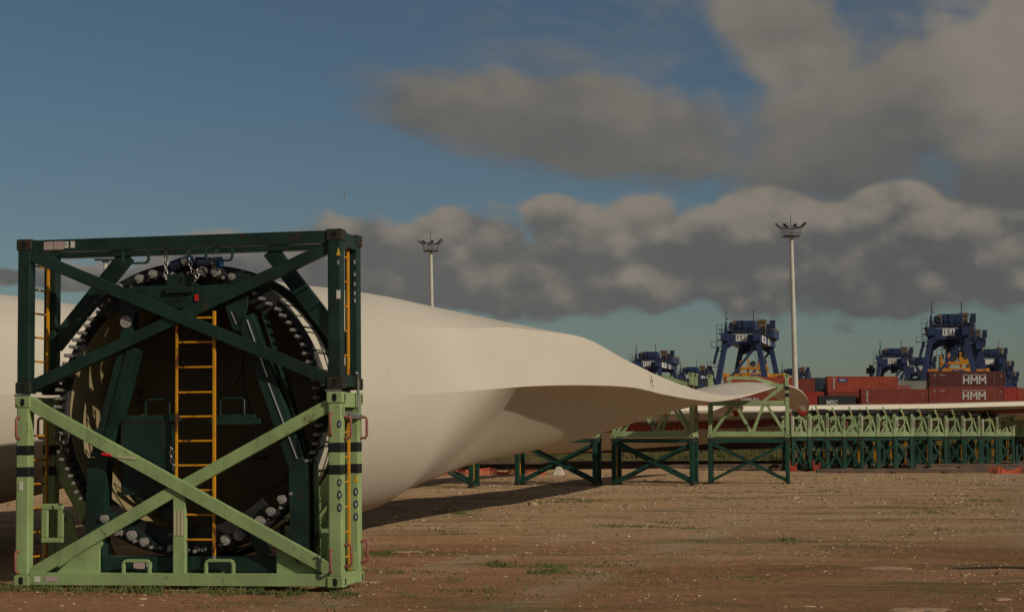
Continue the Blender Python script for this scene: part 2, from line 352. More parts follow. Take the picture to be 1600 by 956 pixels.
def gh(x,y):
    h=.035*mn.fractal(Vector((x*.35,y*.35,0)),1.0,2.0,4)+.012*mn.noise(Vector((x*2.1,y*2.1,3)))
    k=max(0,1-max(abs(x+3.8)-2.6,0)/2)*max(0,1-max(abs(y-21.9)-1.2,0)/2)
    return h*(1-k)-.012-.03*(1-k)*.3
def scatter(name,label,cat,mat,gen):
    V_=[];F_=[]
    for v,f in gen:
        o=len(V_); V_+=v; F_+=[tuple(i+o for i in q) for q in f]
    me=bpy.data.meshes.new(name); me.from_pydata(V_,[],F_); me.materials.append(M[mat]); me.update()
    return tag(link(name,me),label,cat,kind='stuff')
def stones(n,name,label,mat,seed,k=1.0):
    rs=np.random.RandomState(seed)
    base=np.array([(1,0,0),(0,1,0),(-1,0,0),(0,-1,0),(.6,.6,.55),(-.6,.6,.6),(-.6,-.6,.5),(.6,-.6,.6),(0,0,.85)])
    fc=np.array([(0,1,4),(1,2,5),(2,3,6),(3,0,7),(0,4,7),(1,5,4),(2,6,5),(3,7,6),(4,5,8),(5,6,8),(6,7,8),(7,4,8)])
    d=16.3+62*rs.rand(n)**1.7; x=d*(rs.rand(n)-.5)*.62
    cl=np.array([mn.fractal(Vector((a*.42,b*.30,9)),1,2,4) for a,b in zip(x,d)]); keep=rs.rand(n)<np.clip(.42+cl*1.5,.05,1); x,d=x[keep],d[keep]; n=len(x)
    s_=d*.00042*(.55+2.1*rs.rand(n)**4)*k; s_=np.where(rs.rand(n)<.006,s_*2.8,s_)
    a=rs.rand(n)*6.28; ca,sa=np.cos(a)[:,None],np.sin(a)[:,None]; f=s_[:,None]*(np.stack([1+.8*rs.rand(n),.7+.6*rs.rand(n),.55+.6*rs.rand(n)],1))
    z=np.array([gh(p,q) for p,q in zip(x,d)])-s_*.2
    P=base[None]*f[:,None]*(.78+.44*rs.rand(n,9,3)); X=P[...,0]*ca-P[...,1]*sa+x[:,None]; Y=P[...,0]*sa+P[...,1]*ca+d[:,None]; Zz=P[...,2]+z[:,None]
    v=np.stack([X,Y,Zz],-1).reshape(-1,3); F_=(fc[None]+9*np.arange(n)[:,None,None]).reshape(-1,3)
    me=bpy.data.meshes.new(name); me.vertices.add(len(v)); me.vertices.foreach_set('co',v.ravel()); me.loops.add(F_.size); me.loops.foreach_set('vertex_index',F_.ravel().astype(np.int32))
    me.polygons.add(len(F_)); me.polygons.foreach_set('loop_start',np.arange(0,F_.size,3,dtype=np.int32)); me.polygons.foreach_set('loop_total',np.full(len(F_),3,dtype=np.int32)); me.update(calc_edges=True); me.materials.append(M[mat])
    return tag(link(name,me),label,'stones',kind='stuff')
stones(22000,'loose_stones','small pale loose stones scattered over the brown gravel yard','stones',3)
stones(26000,'dark_pebbles','small dark brown pebbles and clods scattered between the pale stones','clods',4,.9)
def tuft(x,y,n,r,h,z=None):
    v=[];f=[]
    for k in range(n):
        a=rnd.random()*6.28; q=r*math.sqrt(rnd.random()); bx,by=x+q*math.cos(a)*1.6,y+q*math.sin(a); hh=h*(.5+.8*rnd.random()); w=.006+.006*rnd.random()+.0001*y
        b=rnd.random()*6.28; lx,ly=math.cos(b)*hh*.5,math.sin(b)*hh*.5; z0=(gh(bx,by) if z is None else z)-.01; o=len(v)
        c=rnd.random()*6.28; wx,wy=math.cos(c)*w,math.sin(c)*w*.3
        v+=[(bx-wx,by-wy,z0),(bx+wx,by+wy,z0),(bx+lx*.5+wx*.6,by+ly*.5,z0+hh*.7),(bx+lx,by+ly,z0+hh)]; f+=[(o,o+1,o+2),(o,o+2,o+3)]
    return v,f
def gpt(px,py):
    p=math.atan(197/2790); X=(px-800)/2790; Y=(478-py)/2790; c,s=math.cos(p),math.sin(p); t=-1.85/(s+Y*c); return X*t,(c-Y*s)*t
def grass_gen():
    # strip at the foot of the big frame
    for i in range(190):
        u=rnd.random(); x=-6.2+4.5*u+rnd.gauss(0,.05); y=21.60-.84*u-.02-abs(rnd.gauss(0,.22))
        if mn.noise(Vector((x*1.6,y*1.2,5)))<-.12: continue
        yield tuft(x,y,9,.07,.045+.04*rnd.random())
    for i in range(150):
        x=-6+4.8*rnd.random(); y=21.6-.16*(x+6)-.1-1.6*rnd.random()**1.5
        if mn.noise(Vector((x*1.3,y,15)))<0: continue
        yield tuft(x,y,7,.07,.03)
    # patches read off the photograph
    for (px_,py_,w,d,n,h) in ((890,781,40,3,150,.07),(730,799,26,4,110,.08),(980,819,28,3,110,.07),(1028,817,22,4,80,.06),(780,885,14,6,90,.10),(850,887,20,5,110,.09),(950,884,40,8,90,.06),(1120,776,60,6,260,.05),(1465,798,40,6,130,.07),(1500,680+57,30,4,40,.1),(600,862,30,6,120,.07),(660,862,14,3,50,.06),(700,827,30,5,80,.05),(610,893,30,6,60,.05),(1560,783,40,5,90,.07),(1085,825,16,3,50,.06),(1225,844,9,4,40,.08),(1420,830,40,8,60,.06),(1310,764,40,4,60,.05),(640,930,40,9,60,.05),(700,912,20,7,60,.06),(770,925,30,8,50,.05),(1180,900,30,8,50,.05),(1090,842,20,4,50,.05),(1320,841,20,6,30,.05)):
        for k in range(int(n*1.3)):
            qx,qy=gpt(px_+rnd.gauss(0,w*.85),py_+rnd.gauss(0,d*.6))
            if mn.noise(Vector((qx*1.1,qy*.8,33)))<-.05: continue
            yield tuft(qx,qy,5,.05+.001*qy,h*.62*(.5+rnd.random()))
    for i in range(7000):
        d=17+60*rnd.random()**1.3; x=d*(rnd.random()-.5)*.62
        if mn.fractal(Vector((x*.28,d*.30,40)),1,2,4)<.16: continue
        yield tuft(x,d,6,.12,.022+.02*rnd.random())
scatter('grass_tufts','low green grass tufts growing in patches on the gravel yard','grass','grass_green',grass_gen())
for (px_,py_,s,l) in ((1390,886,.62,'broad pale flat stone patch set in the soil right of centre'),(637,860,.42,'pale flat stone lying just right of the frame foot, behind the grass'),(824,862,.10,'small white stone below the blade on the open gravel'),(580,908,.16,'pale stone touching the right foot of the big frame'),(1443,948,.5,'pale flat stone patch at the bottom edge of the yard'),(1556,788,.16,'orange tan stone on the gravel at far right'),(1565,934,.16,'small light stone low at the right in the foreground')):
    x,y=gpt(px_,py_); m=MB(); n=22; r_=[s*(.45+.65*rnd.random()) for _ in range(n)]
    m.add([(x+r_[i]*math.cos(i*6.283/n),y+r_[i]*.8*math.sin(i*6.283/n),gh(x,y)-.05) for i in range(n)]+[(x+.75*r_[i]*math.cos(i*6.283/n),y+.6*r_[i]*math.sin(i*6.283/n),gh(x,y)+.004+.008*rnd.random()+.10*max(0,.2-s)) for i in range(n)]+[(x,y,gh(x,y)+.012+.12*max(0,.2-s))],
          [(i,(i+1)%n,n+(i+1)%n,n+i) for i in range(n)]+[(n+i,n+(i+1)%n,2*n) for i in range(n)])
    c=(x,y,0); o=part('flat_stone',m,'stone_flat',None,shift=c); o.location=c; tag(o,l,'stone')
# berm with scrub behind the stands
def berm():
    v=[];f=[];nx,ny=150,16
    for j in range(ny+1):
        for i in range(nx+1):
            x=-30+i*95/nx; t=j/ny; y=113+t*26+2*mn.noise(Vector((x*.1,0,0)))
            h=(math.sin(min(t*2.4,1)*math.pi/2)*1.9)*(.85+.35*mn.noise(Vector((x*.12,5,0))))+.18*mn.noise(Vector((x*.7,y*.7,0)))*min(1,t*5)
            if t>.6: h*=max(0,(1-t)/.4)
            v.append((x,y,h-.04))
    for j in range(ny):
        for i in range(nx): a=j*(nx+1)+i; f.append((a,a+1,a+nx+2,a+nx+1))
    me=bpy.data.meshes.new('embankment'); me.from_pydata(v,[],f); me.materials.append(M['berm_soil']); me.update(); o=link('embankment',me); o['kind']='structure'
    def gen():
        for i in range(9000):
            j=rnd.randrange(0,int(ny*.7)); k=rnd.randrange(nx+1); q=v[j*(nx+1)+k]; x,y=q[0]+rnd.uniform(-.4,.4),q[1]+rnd.uniform(-.8,.8)
            if rnd.random()<.3: hh=.55
            else: hh=.32
            vv=[];ff=[]
            for b in range(6):
                a=rnd.random()*6.28; bx,by=x+.3*math.cos(a),y+.3*math.sin(a); h=hh*(.4+rnd.random()); w=.03+.04*rnd.random(); c=rnd.gauss(0,.3)*h; o_=len(vv)
                vv+=[(bx-w,by,q[2]-.1),(bx+w,by,q[2]-.1),(bx+c,by+rnd.gauss(0,.1),q[2]+h)]; ff.append((o_,o_+1,o_+2))
            yield vv,ff
    scatter('scrub_growth','rough green and brown scrub covering the bank behind the stands','scrub','scrub',gen())
berm()
# rails on the ground in front of the bank
for (x0,y0,x1,y1,l) in ((-16,92,60,96.5,'front rusty rail line running across behind the blade stands'),(-16,93.4,60,97.9,'second rusty rail line running across behind the blade stands'),(-16,103,60,107,'third rusty rail line running close to the scrub bank'),(14,82.5,52,84.5,'low dark steel rail lying in front of the row of cradles')):
    m=MB().beam((x0,y0,.05),(x1,y1,.05),.16,.18,(0,0,1)).beam((x0,y0,.16),(x1,y1,.16),.09,.05,(0,0,1))
    for k in range(int(abs(x1-x0)/2.4)): 
        t=(k+.5)*2.4/(x1-x0); m.box(x0+2.4*(k+.5)-.12,x0+2.4*(k+.5)+.12,y0+(y1-y0)*t-.35,y0+(y1-y0)*t+.35,0,.06)
    tag(part('rail',m,'rail_steel',None),l,'rail','rails on the yard')
# orange netting heap and fallen netting fence
def netting(x0,x1,y,h,seed,label):
    m=MB(); n=int((x1-x0)/.35); r=random.Random(seed); zt=[h*(.35+.8*r.random()) for _ in range(n+1)]; yy=[y+r.uniform(-.25,.25) for _ in range(n+1)]
    for i in range(n):
        a=x0+i*.35; b=a+.35
        for t in (0.05,.3,.55,.8,1): m.beam((a,yy[i],zt[i]*t),(b,yy[i+1],zt[i+1]*t),.035,.03,(0,1,0))
        for s in(0,.5): m.beam((a+.35*s,yy[i],0),(a+.35*s,yy[i],zt[i]),.035,.03,(0,1,0))
    o=part('barrier_netting',m,'orange_mesh',None,shift=(x0,y,0)); o.location=(x0,y,0); tag(o,label,'netting')
netting(-3.4,1.6,78.0,.30,1,'sagging orange barrier netting lying behind the leftmost stands')
netting(21.6,23.6,81.0,.28,2,'crumpled heap of orange netting on the gravel at far right')
x,y=gpt(873,741); m=MB(); m.add([(x-.28,y-.2,-.03),(x+.26,y-.22,-.03),(x+.3,y+.2,-.03),(x-.25,y+.25,-.03),(x-.12,y-.08,.34),(x+.1,y-.05,.38),(x+.15,y+.1,.3),(x-.1,y+.12,.28)],[(0,1,5,4),(1,2,6,5),(2,3,7,6),(3,0,4,7),(4,5,6,7)])
o=part('rock',m,'stone_pale',None,.03,shift=(x,y,0)); o.location=(x,y,0); tag(o,'white angular rock seen under the crossed braces behind the stands','rock')
# ------------------------------------------------------------------ blade shape: stations along the world y axis, real sizes in metres
def blade_cx(D):
    if D<32: t=D-21.8; return -3.90+.196*t+.5*(.1065/10.2)*t*t
    return -3.90+.196*10.2+.5*.1065*10.2+(D-32)*.3025
def blade_th(D):
    return math.radians(11.1+ (16.8-11.1)*min(1,max(0,(D-21.8)/10.2)))
# D : (w, uL,zL, uT,zT, uA,zA, uB,zB, ub,zb)   w=airfoil weight over the round root
ST=[
(21.8,0,2.10,1.70),(23.5,0,2.19,1.69),(25.5,.12,2.29,1.68)]
KEY={ # D: uL,zL,uT,zT,uA,zA,uB,zB,ub,zb
23.0:(-1.70,2.2,-.1,3.88,1.15,3.36,1.68,2.30,.0,.45),
25.5:(-1.68,2.3,-.1,3.98,1.18,3.40,1.68,2.37,.0,.52),
27.5:(-1.64,2.4,-.15,4.06,1.22,3.44,1.69,2.45,.0,.60),
29.5:(-1.57,2.5,-.2,4.10,1.34,3.54,1.72,2.54,.0,.76),
32.0:(-1.47,2.7,-.25,4.08,1.56,3.68,1.84,2.66,-.1,1.00),
34.5:(-1.38,2.85,-.3,4.04,1.86,3.69,2.02,2.74,-.15,1.24),
38.0:(-1.32,3.0,-.35,3.86,2.02,3.36,2.10,2.79,-.2,1.42),
42.0:(-1.25,3.0,-.3,3.58,1.90,3.12,1.95,2.72,-.2,1.64),
46.0:(-1.18,2.92,-.3,3.32,1.68,3.00,1.72,2.69,-.2,1.94),
50.0:(-1.10,2.88,-.3,3.12,1.40,2.94,1.43,2.70,-.2,2.28),
54.0:(-1.02,2.92,-.25,3.10,1.15,2.95,1.17,2.80,-.15,2.56),
58.0:(-.98,3.10,-.2,3.26,1.00,3.06,1.01,2.98,-.1,2.84),
62.0:(-.92,3.42,-.2,3.50,.90,3.28,.91,3.23,-.1,3.16),
66.0:(-.85,3.66,-.2,3.70,.82,3.54,.83,3.49,-.1,3.45),
70.0:(-.78,3.72,-.2,3.76,.74,3.68,.75,3.63,-.1,3.53),
73.5:(-.68,3.50,-.15,3.55,.66,3.58,.67,3.53,-.1,3.37),
76.0:(-.56,3.16,-.1,3.24,.54,3.38,.55,3.34,-.05,3.12),
78.0:(-.40,2.84,-.05,2.92,.40,3.12,.41,3.09,-.0,2.84),
79.3:(-.18,2.68,-.0,2.72,.20,2.84,.205,2.82,.0,2.70)}
KD=sorted(KEY); KV=np.array([KEY[k] for k in KD])
def _pchip(xs,ys,x):
    # monotone cubic interpolation
    n=len(xs); h=np.diff(xs); d=np.diff(ys,axis=0)/h[:,None]; m=np.zeros_like(ys)
    for i in range(1,n-1):
        s=d[i-1]*d[i]; w1=2*h[i]+h[i-1]; w2=h[i]+2*h[i-1]
        with np.errstate(all='ignore'): mm=(w1+w2)/(w1/d[i-1]+w2/d[i])
        m[i]=np.where(s>0,mm,0)
    m[0]=d[0];m[-1]=d[-1]
    i=min(max(np.searchsorted(xs,x)-1,0),n-2); t=(x-xs[i])/h[i]
    return ys[i]*(2*t**3-3*t**2+1)+h[i]*m[i]*(t**3-2*t**2+t)+ys[i+1]*(-2*t**3+3*t**2)+h[i]*m[i+1]*(t**3-t**2)
def sect(D):
    """closed section as (u,z): L..T..A..B..bottom..L"""
    k=_pchip(np.array(KD),KV,max(D,KD[0])); uL,zL,uT,zT,uA,zA,uB,zB,ub,zb=k
    P=[]
    n1,n2,n3,n4,n5=14,12,6,20,14
    for i in range(n1): a=math.pi/2*i/n1; P.append((uL+(uT-uL)*(1-math.cos(a)),zL+(zT-zL)*math.sin(a)))
    for i in range(n2):
        a=math.pi/2*i/n2; rd=min(1,max(0,(34-D)/8)); ex=.8*rd+.35*(1-rd)
        t=i/n2; 
        ua=uT+(uA-uT)*t; za=zT-(zT-zA)*(t**(1.35+.75*rd)); P.append((ua,za))
    for i in range(n3): t=i/n3; bul=max(0,(27-D)/5)*.05; P.append((uA+(uB-uA)*t+bul*math.sin(math.pi*t)*2,zA+(zB-zA)*t))
    hol=min(1,max(0,(D-27.5)/5))
    for i in range(n4):
        t=i/n4; a=math.pi/2*t
        cu,cz=ub+(uB-ub)*math.cos(a),zB+(zb-zB)*math.sin(a)           # full, rounded
        k_=t*t*(3-2*t); k_=.55*k_+.45*t**1.9
        hu,hz=uB+(ub-uB)*t,zB+(zb-zB)*k_                               # undercut near the trailing edge
        q=hol; c2=(1-q); P.append((cu*c2+hu*q,cz*c2+hz*q))
    for i in range(n5): a=math.pi/2*i/n5; P.append((ub+(uL-ub)*math.sin(a),zb+(zL-zb)*(1-math.cos(a))))
    P=np.array(P)
    # round root blended in
    w=min(1,max(0,(D-22.6)/6.5)); w=w*w*(3-2*w)
    zc=2.10+.036*(D-21.8); r=1.73-.006*(D-21.8)
    n=len(P); seg=[(n1,180,90),(n2,90,44),(n3,44,5),(n4,5,-90),(n5,-90,-180)]; C=[]
    for m_,a0,a1 in seg:
        for i in range(m_): a=math.radians(a0+(a1-a0)*i/m_); C.append((r*math.cos(a),zc+r*math.sin(a)))
    return P*w+np.array(C)*(1-w)
IA,IB=26,32
def blade_pts(Ds):
    out=[]
    for D in Ds:
        cx,th=blade_cx(D),blade_th(D); S=sect(D); c,s=math.cos(th),math.sin(th)
        out.append(np.stack([cx+S[:,0]*c,D-S[:,0]*s,S[:,1]],-1))
    return np.array(out)
BLADE_D=[21.8+.25*i for i in range(60)]+[36.8+.5*i for i in range(77)]+[75.3+.25*i for i in range(15)]+[79.0,79.15,79.3]
# ------------------------------------------------------------------ big root frame: two stacked modules
FW,FD,FH,ZU=4.127,.882,4.196,2.315
FM=pose(-6.013,21.7285,.194,0.0,.0113)
def rr_handle(m,c,outdir,h=.27,r=.014,reach=.075):
    c=Vector(c); o=Vector(outdir); z=Vector((0,0,1))
    pts=[c-z*h/2, c-z*h/2+o*reach*.8,c-z*h*.38+o*reach,c+z*h*.38+o*reach,c+z*h/2+o*reach*.8,c+z*h/2]
    m.tube(pts,r,8)
def casting(m,x,y,z,h=.13,w=.19,d=.17): m.box(x-.006,x+w+.006,y-.006,y+d+.006,z,z+h)
def container_corner(parent,sh,zs):
    for x in (0,FW-.19):
        for y in (0,FD-.17):
            for z in zs:
                m=MB(); casting(m,x,y,z); o=part('corner_casting',m,'casting_rust',parent,.014,shift=sh)
                if y==0:
                    h=MB(); h.cyl((x+.095,-.0085,z+.065-.018),(x+.095,-.03+.025,z+.065-.018),.026,14); h.cyl((x+.095,-.0085,z+.065+.018),(x+.095,-.005,z+.065+.018),.026,14)
                    h.box(x+.069,x+.121,-.0084,-.005,z+.047,z+.083); part('casting_hole',h,'hole_black',o)
def posts(parent,sh,z0,z1,mat):
    for x in (0,FW-.19):
        for y in (0,FD-.17):
            m=MB(); a,b=x+.012,x+.178; m.box(a,b,y+.004,y+.16,z0,z1); part('corner_post',m,mat,parent,.018,shift=sh)
def loop(parent,sh,x0,x1,z0,z1,y,mat,t=.035,name='lifting_loop',down=False):
    m=MB()
    pts=[(x0,y,z1),(x0,y,z0+.03),(x0+.03,y,z0),(x1-.03,y,z0),(x1,y,z0+.03),(x1,y,z1)] if down else [(x0,y,z0),(x0,y,z1-.03),(x0+.03,y,z1),(x1-.03,y,z1),(x1,y,z1-.03),(x1,y,z0)]
    for a,b in zip(pts[:-1],pts[1:]): m.beam(a,b,t,.05,(0,1,0))
    part(name,m,mat,parent,.006,shift=sh)
def yladder(parent,sh,x,y0,y1,z0,z1,rungs,name='ladder',axis='y'):
    """side ladder in the plane x; flat rails at y0 and y1"""
    m=MB(); m.box(x-.012,x+.012,y1-.028,y1+.028,z0,z1)
    L=part('side_ladder',m,'yellow_paint',parent,.004,shift=sh)
    m=MB(); m.box(x-.012,x+.012,y0-.028,y0+.028,z0,z1); part('rail',m,'yellow_paint',L,.004,shift=sh)
    for z in rungs:
        m=MB().cyl((x,y0,z),(x,y1,z),.0125,8); part('rung',m,'yellow_paint',L,shift=sh)
def decals(parent,sh,items):
    for kind,x,y,z,w,h in items:
        m=MB(); mat={'b':'sticker_blue','y':'sticker_yellow','w':'sticker_white','p':'sticker_pink'}[kind]
        if x is None: pass
        if kind=='y': m.prism([(x-w/2,z-h/2),(x+w/2,z-h/2),(x,z+h/2)],y-.003,y)
        elif kind=='b': m.prism([(x+w*.5*math.cos(a),z+h*.5*math.sin(a)) for a in [k*math.pi/8 for k in range(16)]],y-.003,y)
        else: m.prism([(x-w/2,z-h/2),(x+w/2,z-h/2),(x+w/2,z+h/2),(x-w/2,z+h/2)],y-.003,y)
        o=part('sticker',m,mat,parent,shift=sh)
        if kind=='b':
            m=MB(); m.prism([(x-w*.18,z-h*.2),(x+w*.18,z-h*.2),(x+w*.08,z+h*.22),(x-w*.08,z+h*.22)],y-.005,y-.0035); part('pictogram',m,'sticker_white',o,shift=sh)
# ---- lower, light green
LG='light_green_paint'; DG='dark_green_paint'
low=thing('transport_frame','light green lower frame with black bands and red handles, round the blade root','transport frame',FM,'stacked modules round the blade root')
sh=(0,0,0)
posts(low,sh,.125,2.15,LG)
for c in (.19,):
    for x in (0,FW-.19):
        for y in (0,FD-.17):
            for z,h in ((0,.13),(2.145,.135)):
                m=MB(); casting(m,x,y,z,h); o=part('corner_casting',m,LG,low,.014,shift=sh)
                if y==0:
                    k=MB(); k.cyl((x+.095,-.0082,z+.045),(x+.095,-.005,z+.045),.027,16); k.cyl((x+.095,-.0084,z+.085),(x+.095,-.005,z+.085),.027,16); k.box(x+.068,x+.122,-.0086,-.005,z+.045,z+.085); part('casting_hole',k,'hole_black',o,shift=sh)
                if x>0:
                    X=FW+.0062; k=MB(); k.cyl((X-.002,y+.085,z+.045),(X+.002,y+.085,z+.045),.024,14); k.cyl((X-.002,y+.085,z+.085),(X+.0022,y+.085,z+.085),.024,14); part('casting_hole',k,'hole_black',o,shift=sh)
def p1(name,mat,parent,fn,sh=sh,bev=.006,label=None):
    m=MB(); fn(m); return part(name,m,mat,parent,bev,label,shift=sh)
p1('bottom_beam',LG,low,lambda m:m.box(.198,FW-.198,.012,.15,.012,.158))
p1('bottom_beam',LG,low,lambda m:m.box(.19,FW-.19,FD-.15,FD-.012,.012,.158))
for x0 in (.015,FW-.165): 
    p1('side_beam',LG,low,lambda m:m.box(x0,x0+.15,.17,FD-.17,.012,.158)); p1('side_beam',LG,low,lambda m:m.box(x0+.005,x0+.145,.17,FD-.17,2.10,2.275))
A1,A2=(.17,.055,2.20),(3.97,.055,.20); B1,B2=(.18,.09,.13),(3.96,.09,2.13)
p1('cross_brace',LG,low,lambda m:m.beam(A1,A2,.148,.09,(0,1,0)))
c0=Vector(A1).lerp(Vector(A2),.5)
ctr=Vector((2.072,.09,1.16))
p1('cross_brace',LG,low,lambda m:m.beam(B1,(2.03,.093,1.135),.148,.09,(0,1,0))); p1('cross_brace',LG,low,lambda m:m.beam((2.03,.098,1.135),B2,.148,.09,(0,1,0)))
p1('centre_post',LG,low,lambda m:m.box(2.012,2.162,.05,.135,.158,1.12))
p1('centre_post_wear_strip','strip_beige',low,lambda m:[m.box(2.022+.044*i,2.054+.044*i,.043,.0485,.60,.905) for i in range(3)],bev=.002)
p1('gusset_plate',LG,low,lambda m:m.prism([(.50,.155),(1.06,.155),(1.06,.44),(1.10,.50),(1.045,.60),(1.0,.585)],.10,.13))
p1('gusset_plate',LG,low,lambda m:m.prism([(3.28,.155),(3.90,.155),(3.90,.30),(3.28,.62)],.11,.14))
p1('rib_flange',LG,low,lambda m:m.beam((.55,.12,.235),(1.05,.12,.555),.03,.16,(0,1,0)))
loop(low,sh,1.39,1.72,.155,.305,.05,LG); loop(low,sh,2.43,2.77,.155,.31,.05,LG)
# back brace and rear-side plates
for a,b in (((.12,.80,1.6),(.95,.80,.16)),((FW-.12,.80,1.6),(3.05,.80,.16))):
    p1('rear_brace',LG,low,lambda m:m.beam(a,b,.17,.10,(0,1,0)))
p1('rear_gusset',LG,low,lambda m:m.prism([(3.30,.155),(3.97,.155),(3.97,1.5),(3.80,1.30),(3.62,1.02),(3.45,.78),(3.35,.50)],.74,.77))
p1('rear_gusset_rib',LG,low,lambda m:m.beam((3.52,.72,.66),(3.80,.72,1.0),.035,.05,(0,1,0)).beam((3.80,.72,1.0),(3.90,.72,.98),.035,.05,(0,1,0)).beam((3.90,.72,.98),(3.90,.72,.5),.035,.05,(0,1,0)).beam((3.60,.72,.5),(3.9,.72,.66),.03,.05,(0,1,0)),bev=.004)
p1('rear_gusset',LG,low,lambda m:m.prism([(.17,.155),(.60,.155),(.40,.80),(.17,1.0)],.74,.77))
p1('guide_block',LG,low,lambda m:m.box(3.30,3.55,.35,.60,.56,.70).box(3.78,3.86,.25,.50,.30,.62).box(3.62,3.86,.40,.5,.55,.66))
# side plate with slot beside the left post
p1('slotted_plate',LG,low,lambda m:m.plate_hole(.20,.49,.50,.975,.29,.415,.56,.90,.30,.34),bev=.012)
p1('foot_plate',LG,low,lambda m:m.prism([(FW-.16,.16),(FW-.02,.16),(FW-.02,.38),(FW-.09,.38),(FW-.16,.22)],.60,.63))
# black bands round the posts
for x in (0,FW-.19):
    for y in (0,FD-.17):
        for z in (1.30,1.56):
            p1('black_band','black_band',low,lambda m:m.box(x+.009,x+.181,y+.001,y+.163,z,z+.138 if x==0 else z+.135),bev=.018)
# red handles on post corners
for (x,y,z,o) in ((.06,-.0,1.90,(-.05,-1,0)),(.02,.75,1.90,(-1,0,0)),(.06,0,.29,(0,-1,0)),(.02,.75,.30,(-1,0,0)),
                  (3.995,0,1.90,(.1,-1,0)),(FW-.015,.10,1.86,(1,.1,0)),(FW-.015,.80,1.86,(1,0,0)),(3.99,0,.31,(.1,-1,0)),(FW-.015,.10,.37,(1,.1,0)),(FW-.015,.80,.37,(1,0,0))):
    p1('grab_handle','red_handle',low,lambda m:rr_handle(m,(x,y,z),Vector(o).normalized(),.25,.016,.085),bev=0)
rg=[.33+.295*i for i in range(6)]
yladder(low,sh,.10,.20,.66,.20,1.98,rg); yladder(low,sh,FW-.085,.20,.55,.17,2.04,rg)
decals(low,sh,[('b',FW-.035,-.0,1.90,.05,.09),('b',FW-.035,.0,1.22,.05,.09),('b',FW-.035,0,1.08,.05,.10),('b',FW-.035,0,.93,.05,.10),('w',.085,0,1.20,.05,.11),('w',.30,.0115,.085,.075,.07)])
for z,k in ((1.25,'y'),(1.09,'b'),(.94,'b'),(.79,'b')): decals(low,sh,[(k,FW-.045,FD-.169,z,.055,.10)])
p1('sticker','sticker_pink',low,lambda m:m.box(.40,.56,.007,.0115,.06,.115),bev=0)
p1('light_strip','strip_beige',low,lambda m:m.beam((1.32,.005,1.545),(1.56,.005,1.52),.028,.008,(0,1,0)),bev=0)
p1('red_marker','red_plastic',low,lambda m:m.cyl((1.12,.02,1.575),(1.24,.02,1.56),.022,10),bev=0)
p1('latch_box','galvanised',low,lambda m:m.box(FW-.17,FW-.05,.25,.62,1.98,2.06).box(FW-.06,FW+.02,.3,.78,1.965,2.02),bev=.005)
p1('padlock','galvanised',low,lambda m:m.box(3.83,3.87,-.01,.03,.30,.34).tube([(3.80,0,.335),(3.80,-.01,.36),(3.85,-.01,.36),(3.85,0,.335)],.008,6),bev=0)
# ---- upper, dark green
up=thing('transport_frame','dark green upper frame with crossed braces, stacked on the big light green frame','transport frame',FM@Matrix.Translation((0,0,ZU)),'stacked modules round the blade root')
sh=(0,0,ZU)
def p2(*a,**k): return p1(*a,sh=(0,0,ZU),**k)
posts(up,sh,ZU+.125,FH-.11,DG); 
container_corner_parent=up
for x in (0,FW-.19):
    for y in (0,FD-.17):
        for z,h in ((ZU,.14),(FH-.135,.14)):
            m=MB(); casting(m,x,y,z,h); o=part('corner_casting',m,'casting_rust',up,.016,shift=sh)
            if y==0:
                k=MB()
                if z>3: k.cyl((x+.095,-.0088,z+.07),(x+.095,-.005,z+.07),.038,18)
                else: k.cyl((x+.095,-.0082,z+.05),(x+.095,-.005,z+.05),.028,16); k.cyl((x+.095,-.0084,z+.09),(x+.095,-.005,z+.09),.028,16); k.box(x+.067,x+.123,-.0086,-.005,z+.05,z+.09)
                part('casting_hole',k,'hole_black',o,shift=sh)
for x in (0,FW-.19): p2('twist_lock','galvanised',up,lambda m:m.box(x-.03,x+.16,.03,.07,2.283,2.31).cyl((x+.09,.085,2.27),(x+.09,.085,2.33),.05,12),bev=0)
p2('top_beam',DG,up,lambda m:m.box(.197,FW-.197,.012,.15,FH-.16,FH-.012))
p2('top_beam',DG,up,lambda m:m.box(.197,FW-.197,FD-.15,FD-.012,FH-.16,FH-.012))
for x0 in (.015,FW-.165):
    p2('side_beam',DG,up,lambda m:m.box(x0,x0+.15,.17,FD-.17,FH-.19,FH-.02)); p2('side_beam',DG,up,lambda m:m.box(x0+.005,x0+.145,.17,FD-.17,ZU+.03,ZU+.17))
C1,C2=(.16,.055,4.005),(3.97,.055,2.42); D1,D2=(.16,.09,2.40),(3.98,.09,4.0)
p2('cross_brace',DG,up,lambda m:m.beam(C1,C2,.142,.09,(0,1,0)))
p2('cross_brace',DG,up,lambda m:m.beam(D1,D2,.142,.09,(0,1,0)))
for a,b in (((.13,.80,2.93),(1.10,.80,4.05)),((3.98,.80,2.78),(2.98,.80,4.05))): p2('rear_brace',DG,up,lambda m:m.beam(a,b,.20,.10,(0,1,0)))
for x0,x1 in ((1.37,1.70),(2.43,2.76)): loop(up,sh,x0,x1,FH-.33,FH-.16,.03,DG,.022,down=True)
rg=[2.72+.295*i for i in range(5)]
yladder(up,sh,.10,.20,.66,2.45,3.98,rg); yladder(up,sh,FW-.085,.20,.55,2.47,4.0,rg)
for i,(x0,x1,mat) in enumerate(((.353,.475,'sticker_pink'),(.485,.612,'sticker_pink'),(.622,.672,'sticker_white'),(.70,.755,'sticker_white'))):
    o=p2('label_plate',mat,up,lambda m:m.box(x0,x1,.007,.0115,FH-.135 if i<2 else FH-.12,FH-.035 if i<2 else FH-.04),bev=0)
    if i==2: 
        q=link('lettering',text_mesh('Y',.06,'letter_black',.0005),o); q.matrix_local=Matrix.Translation((.647,.006,FH-.08-ZU))
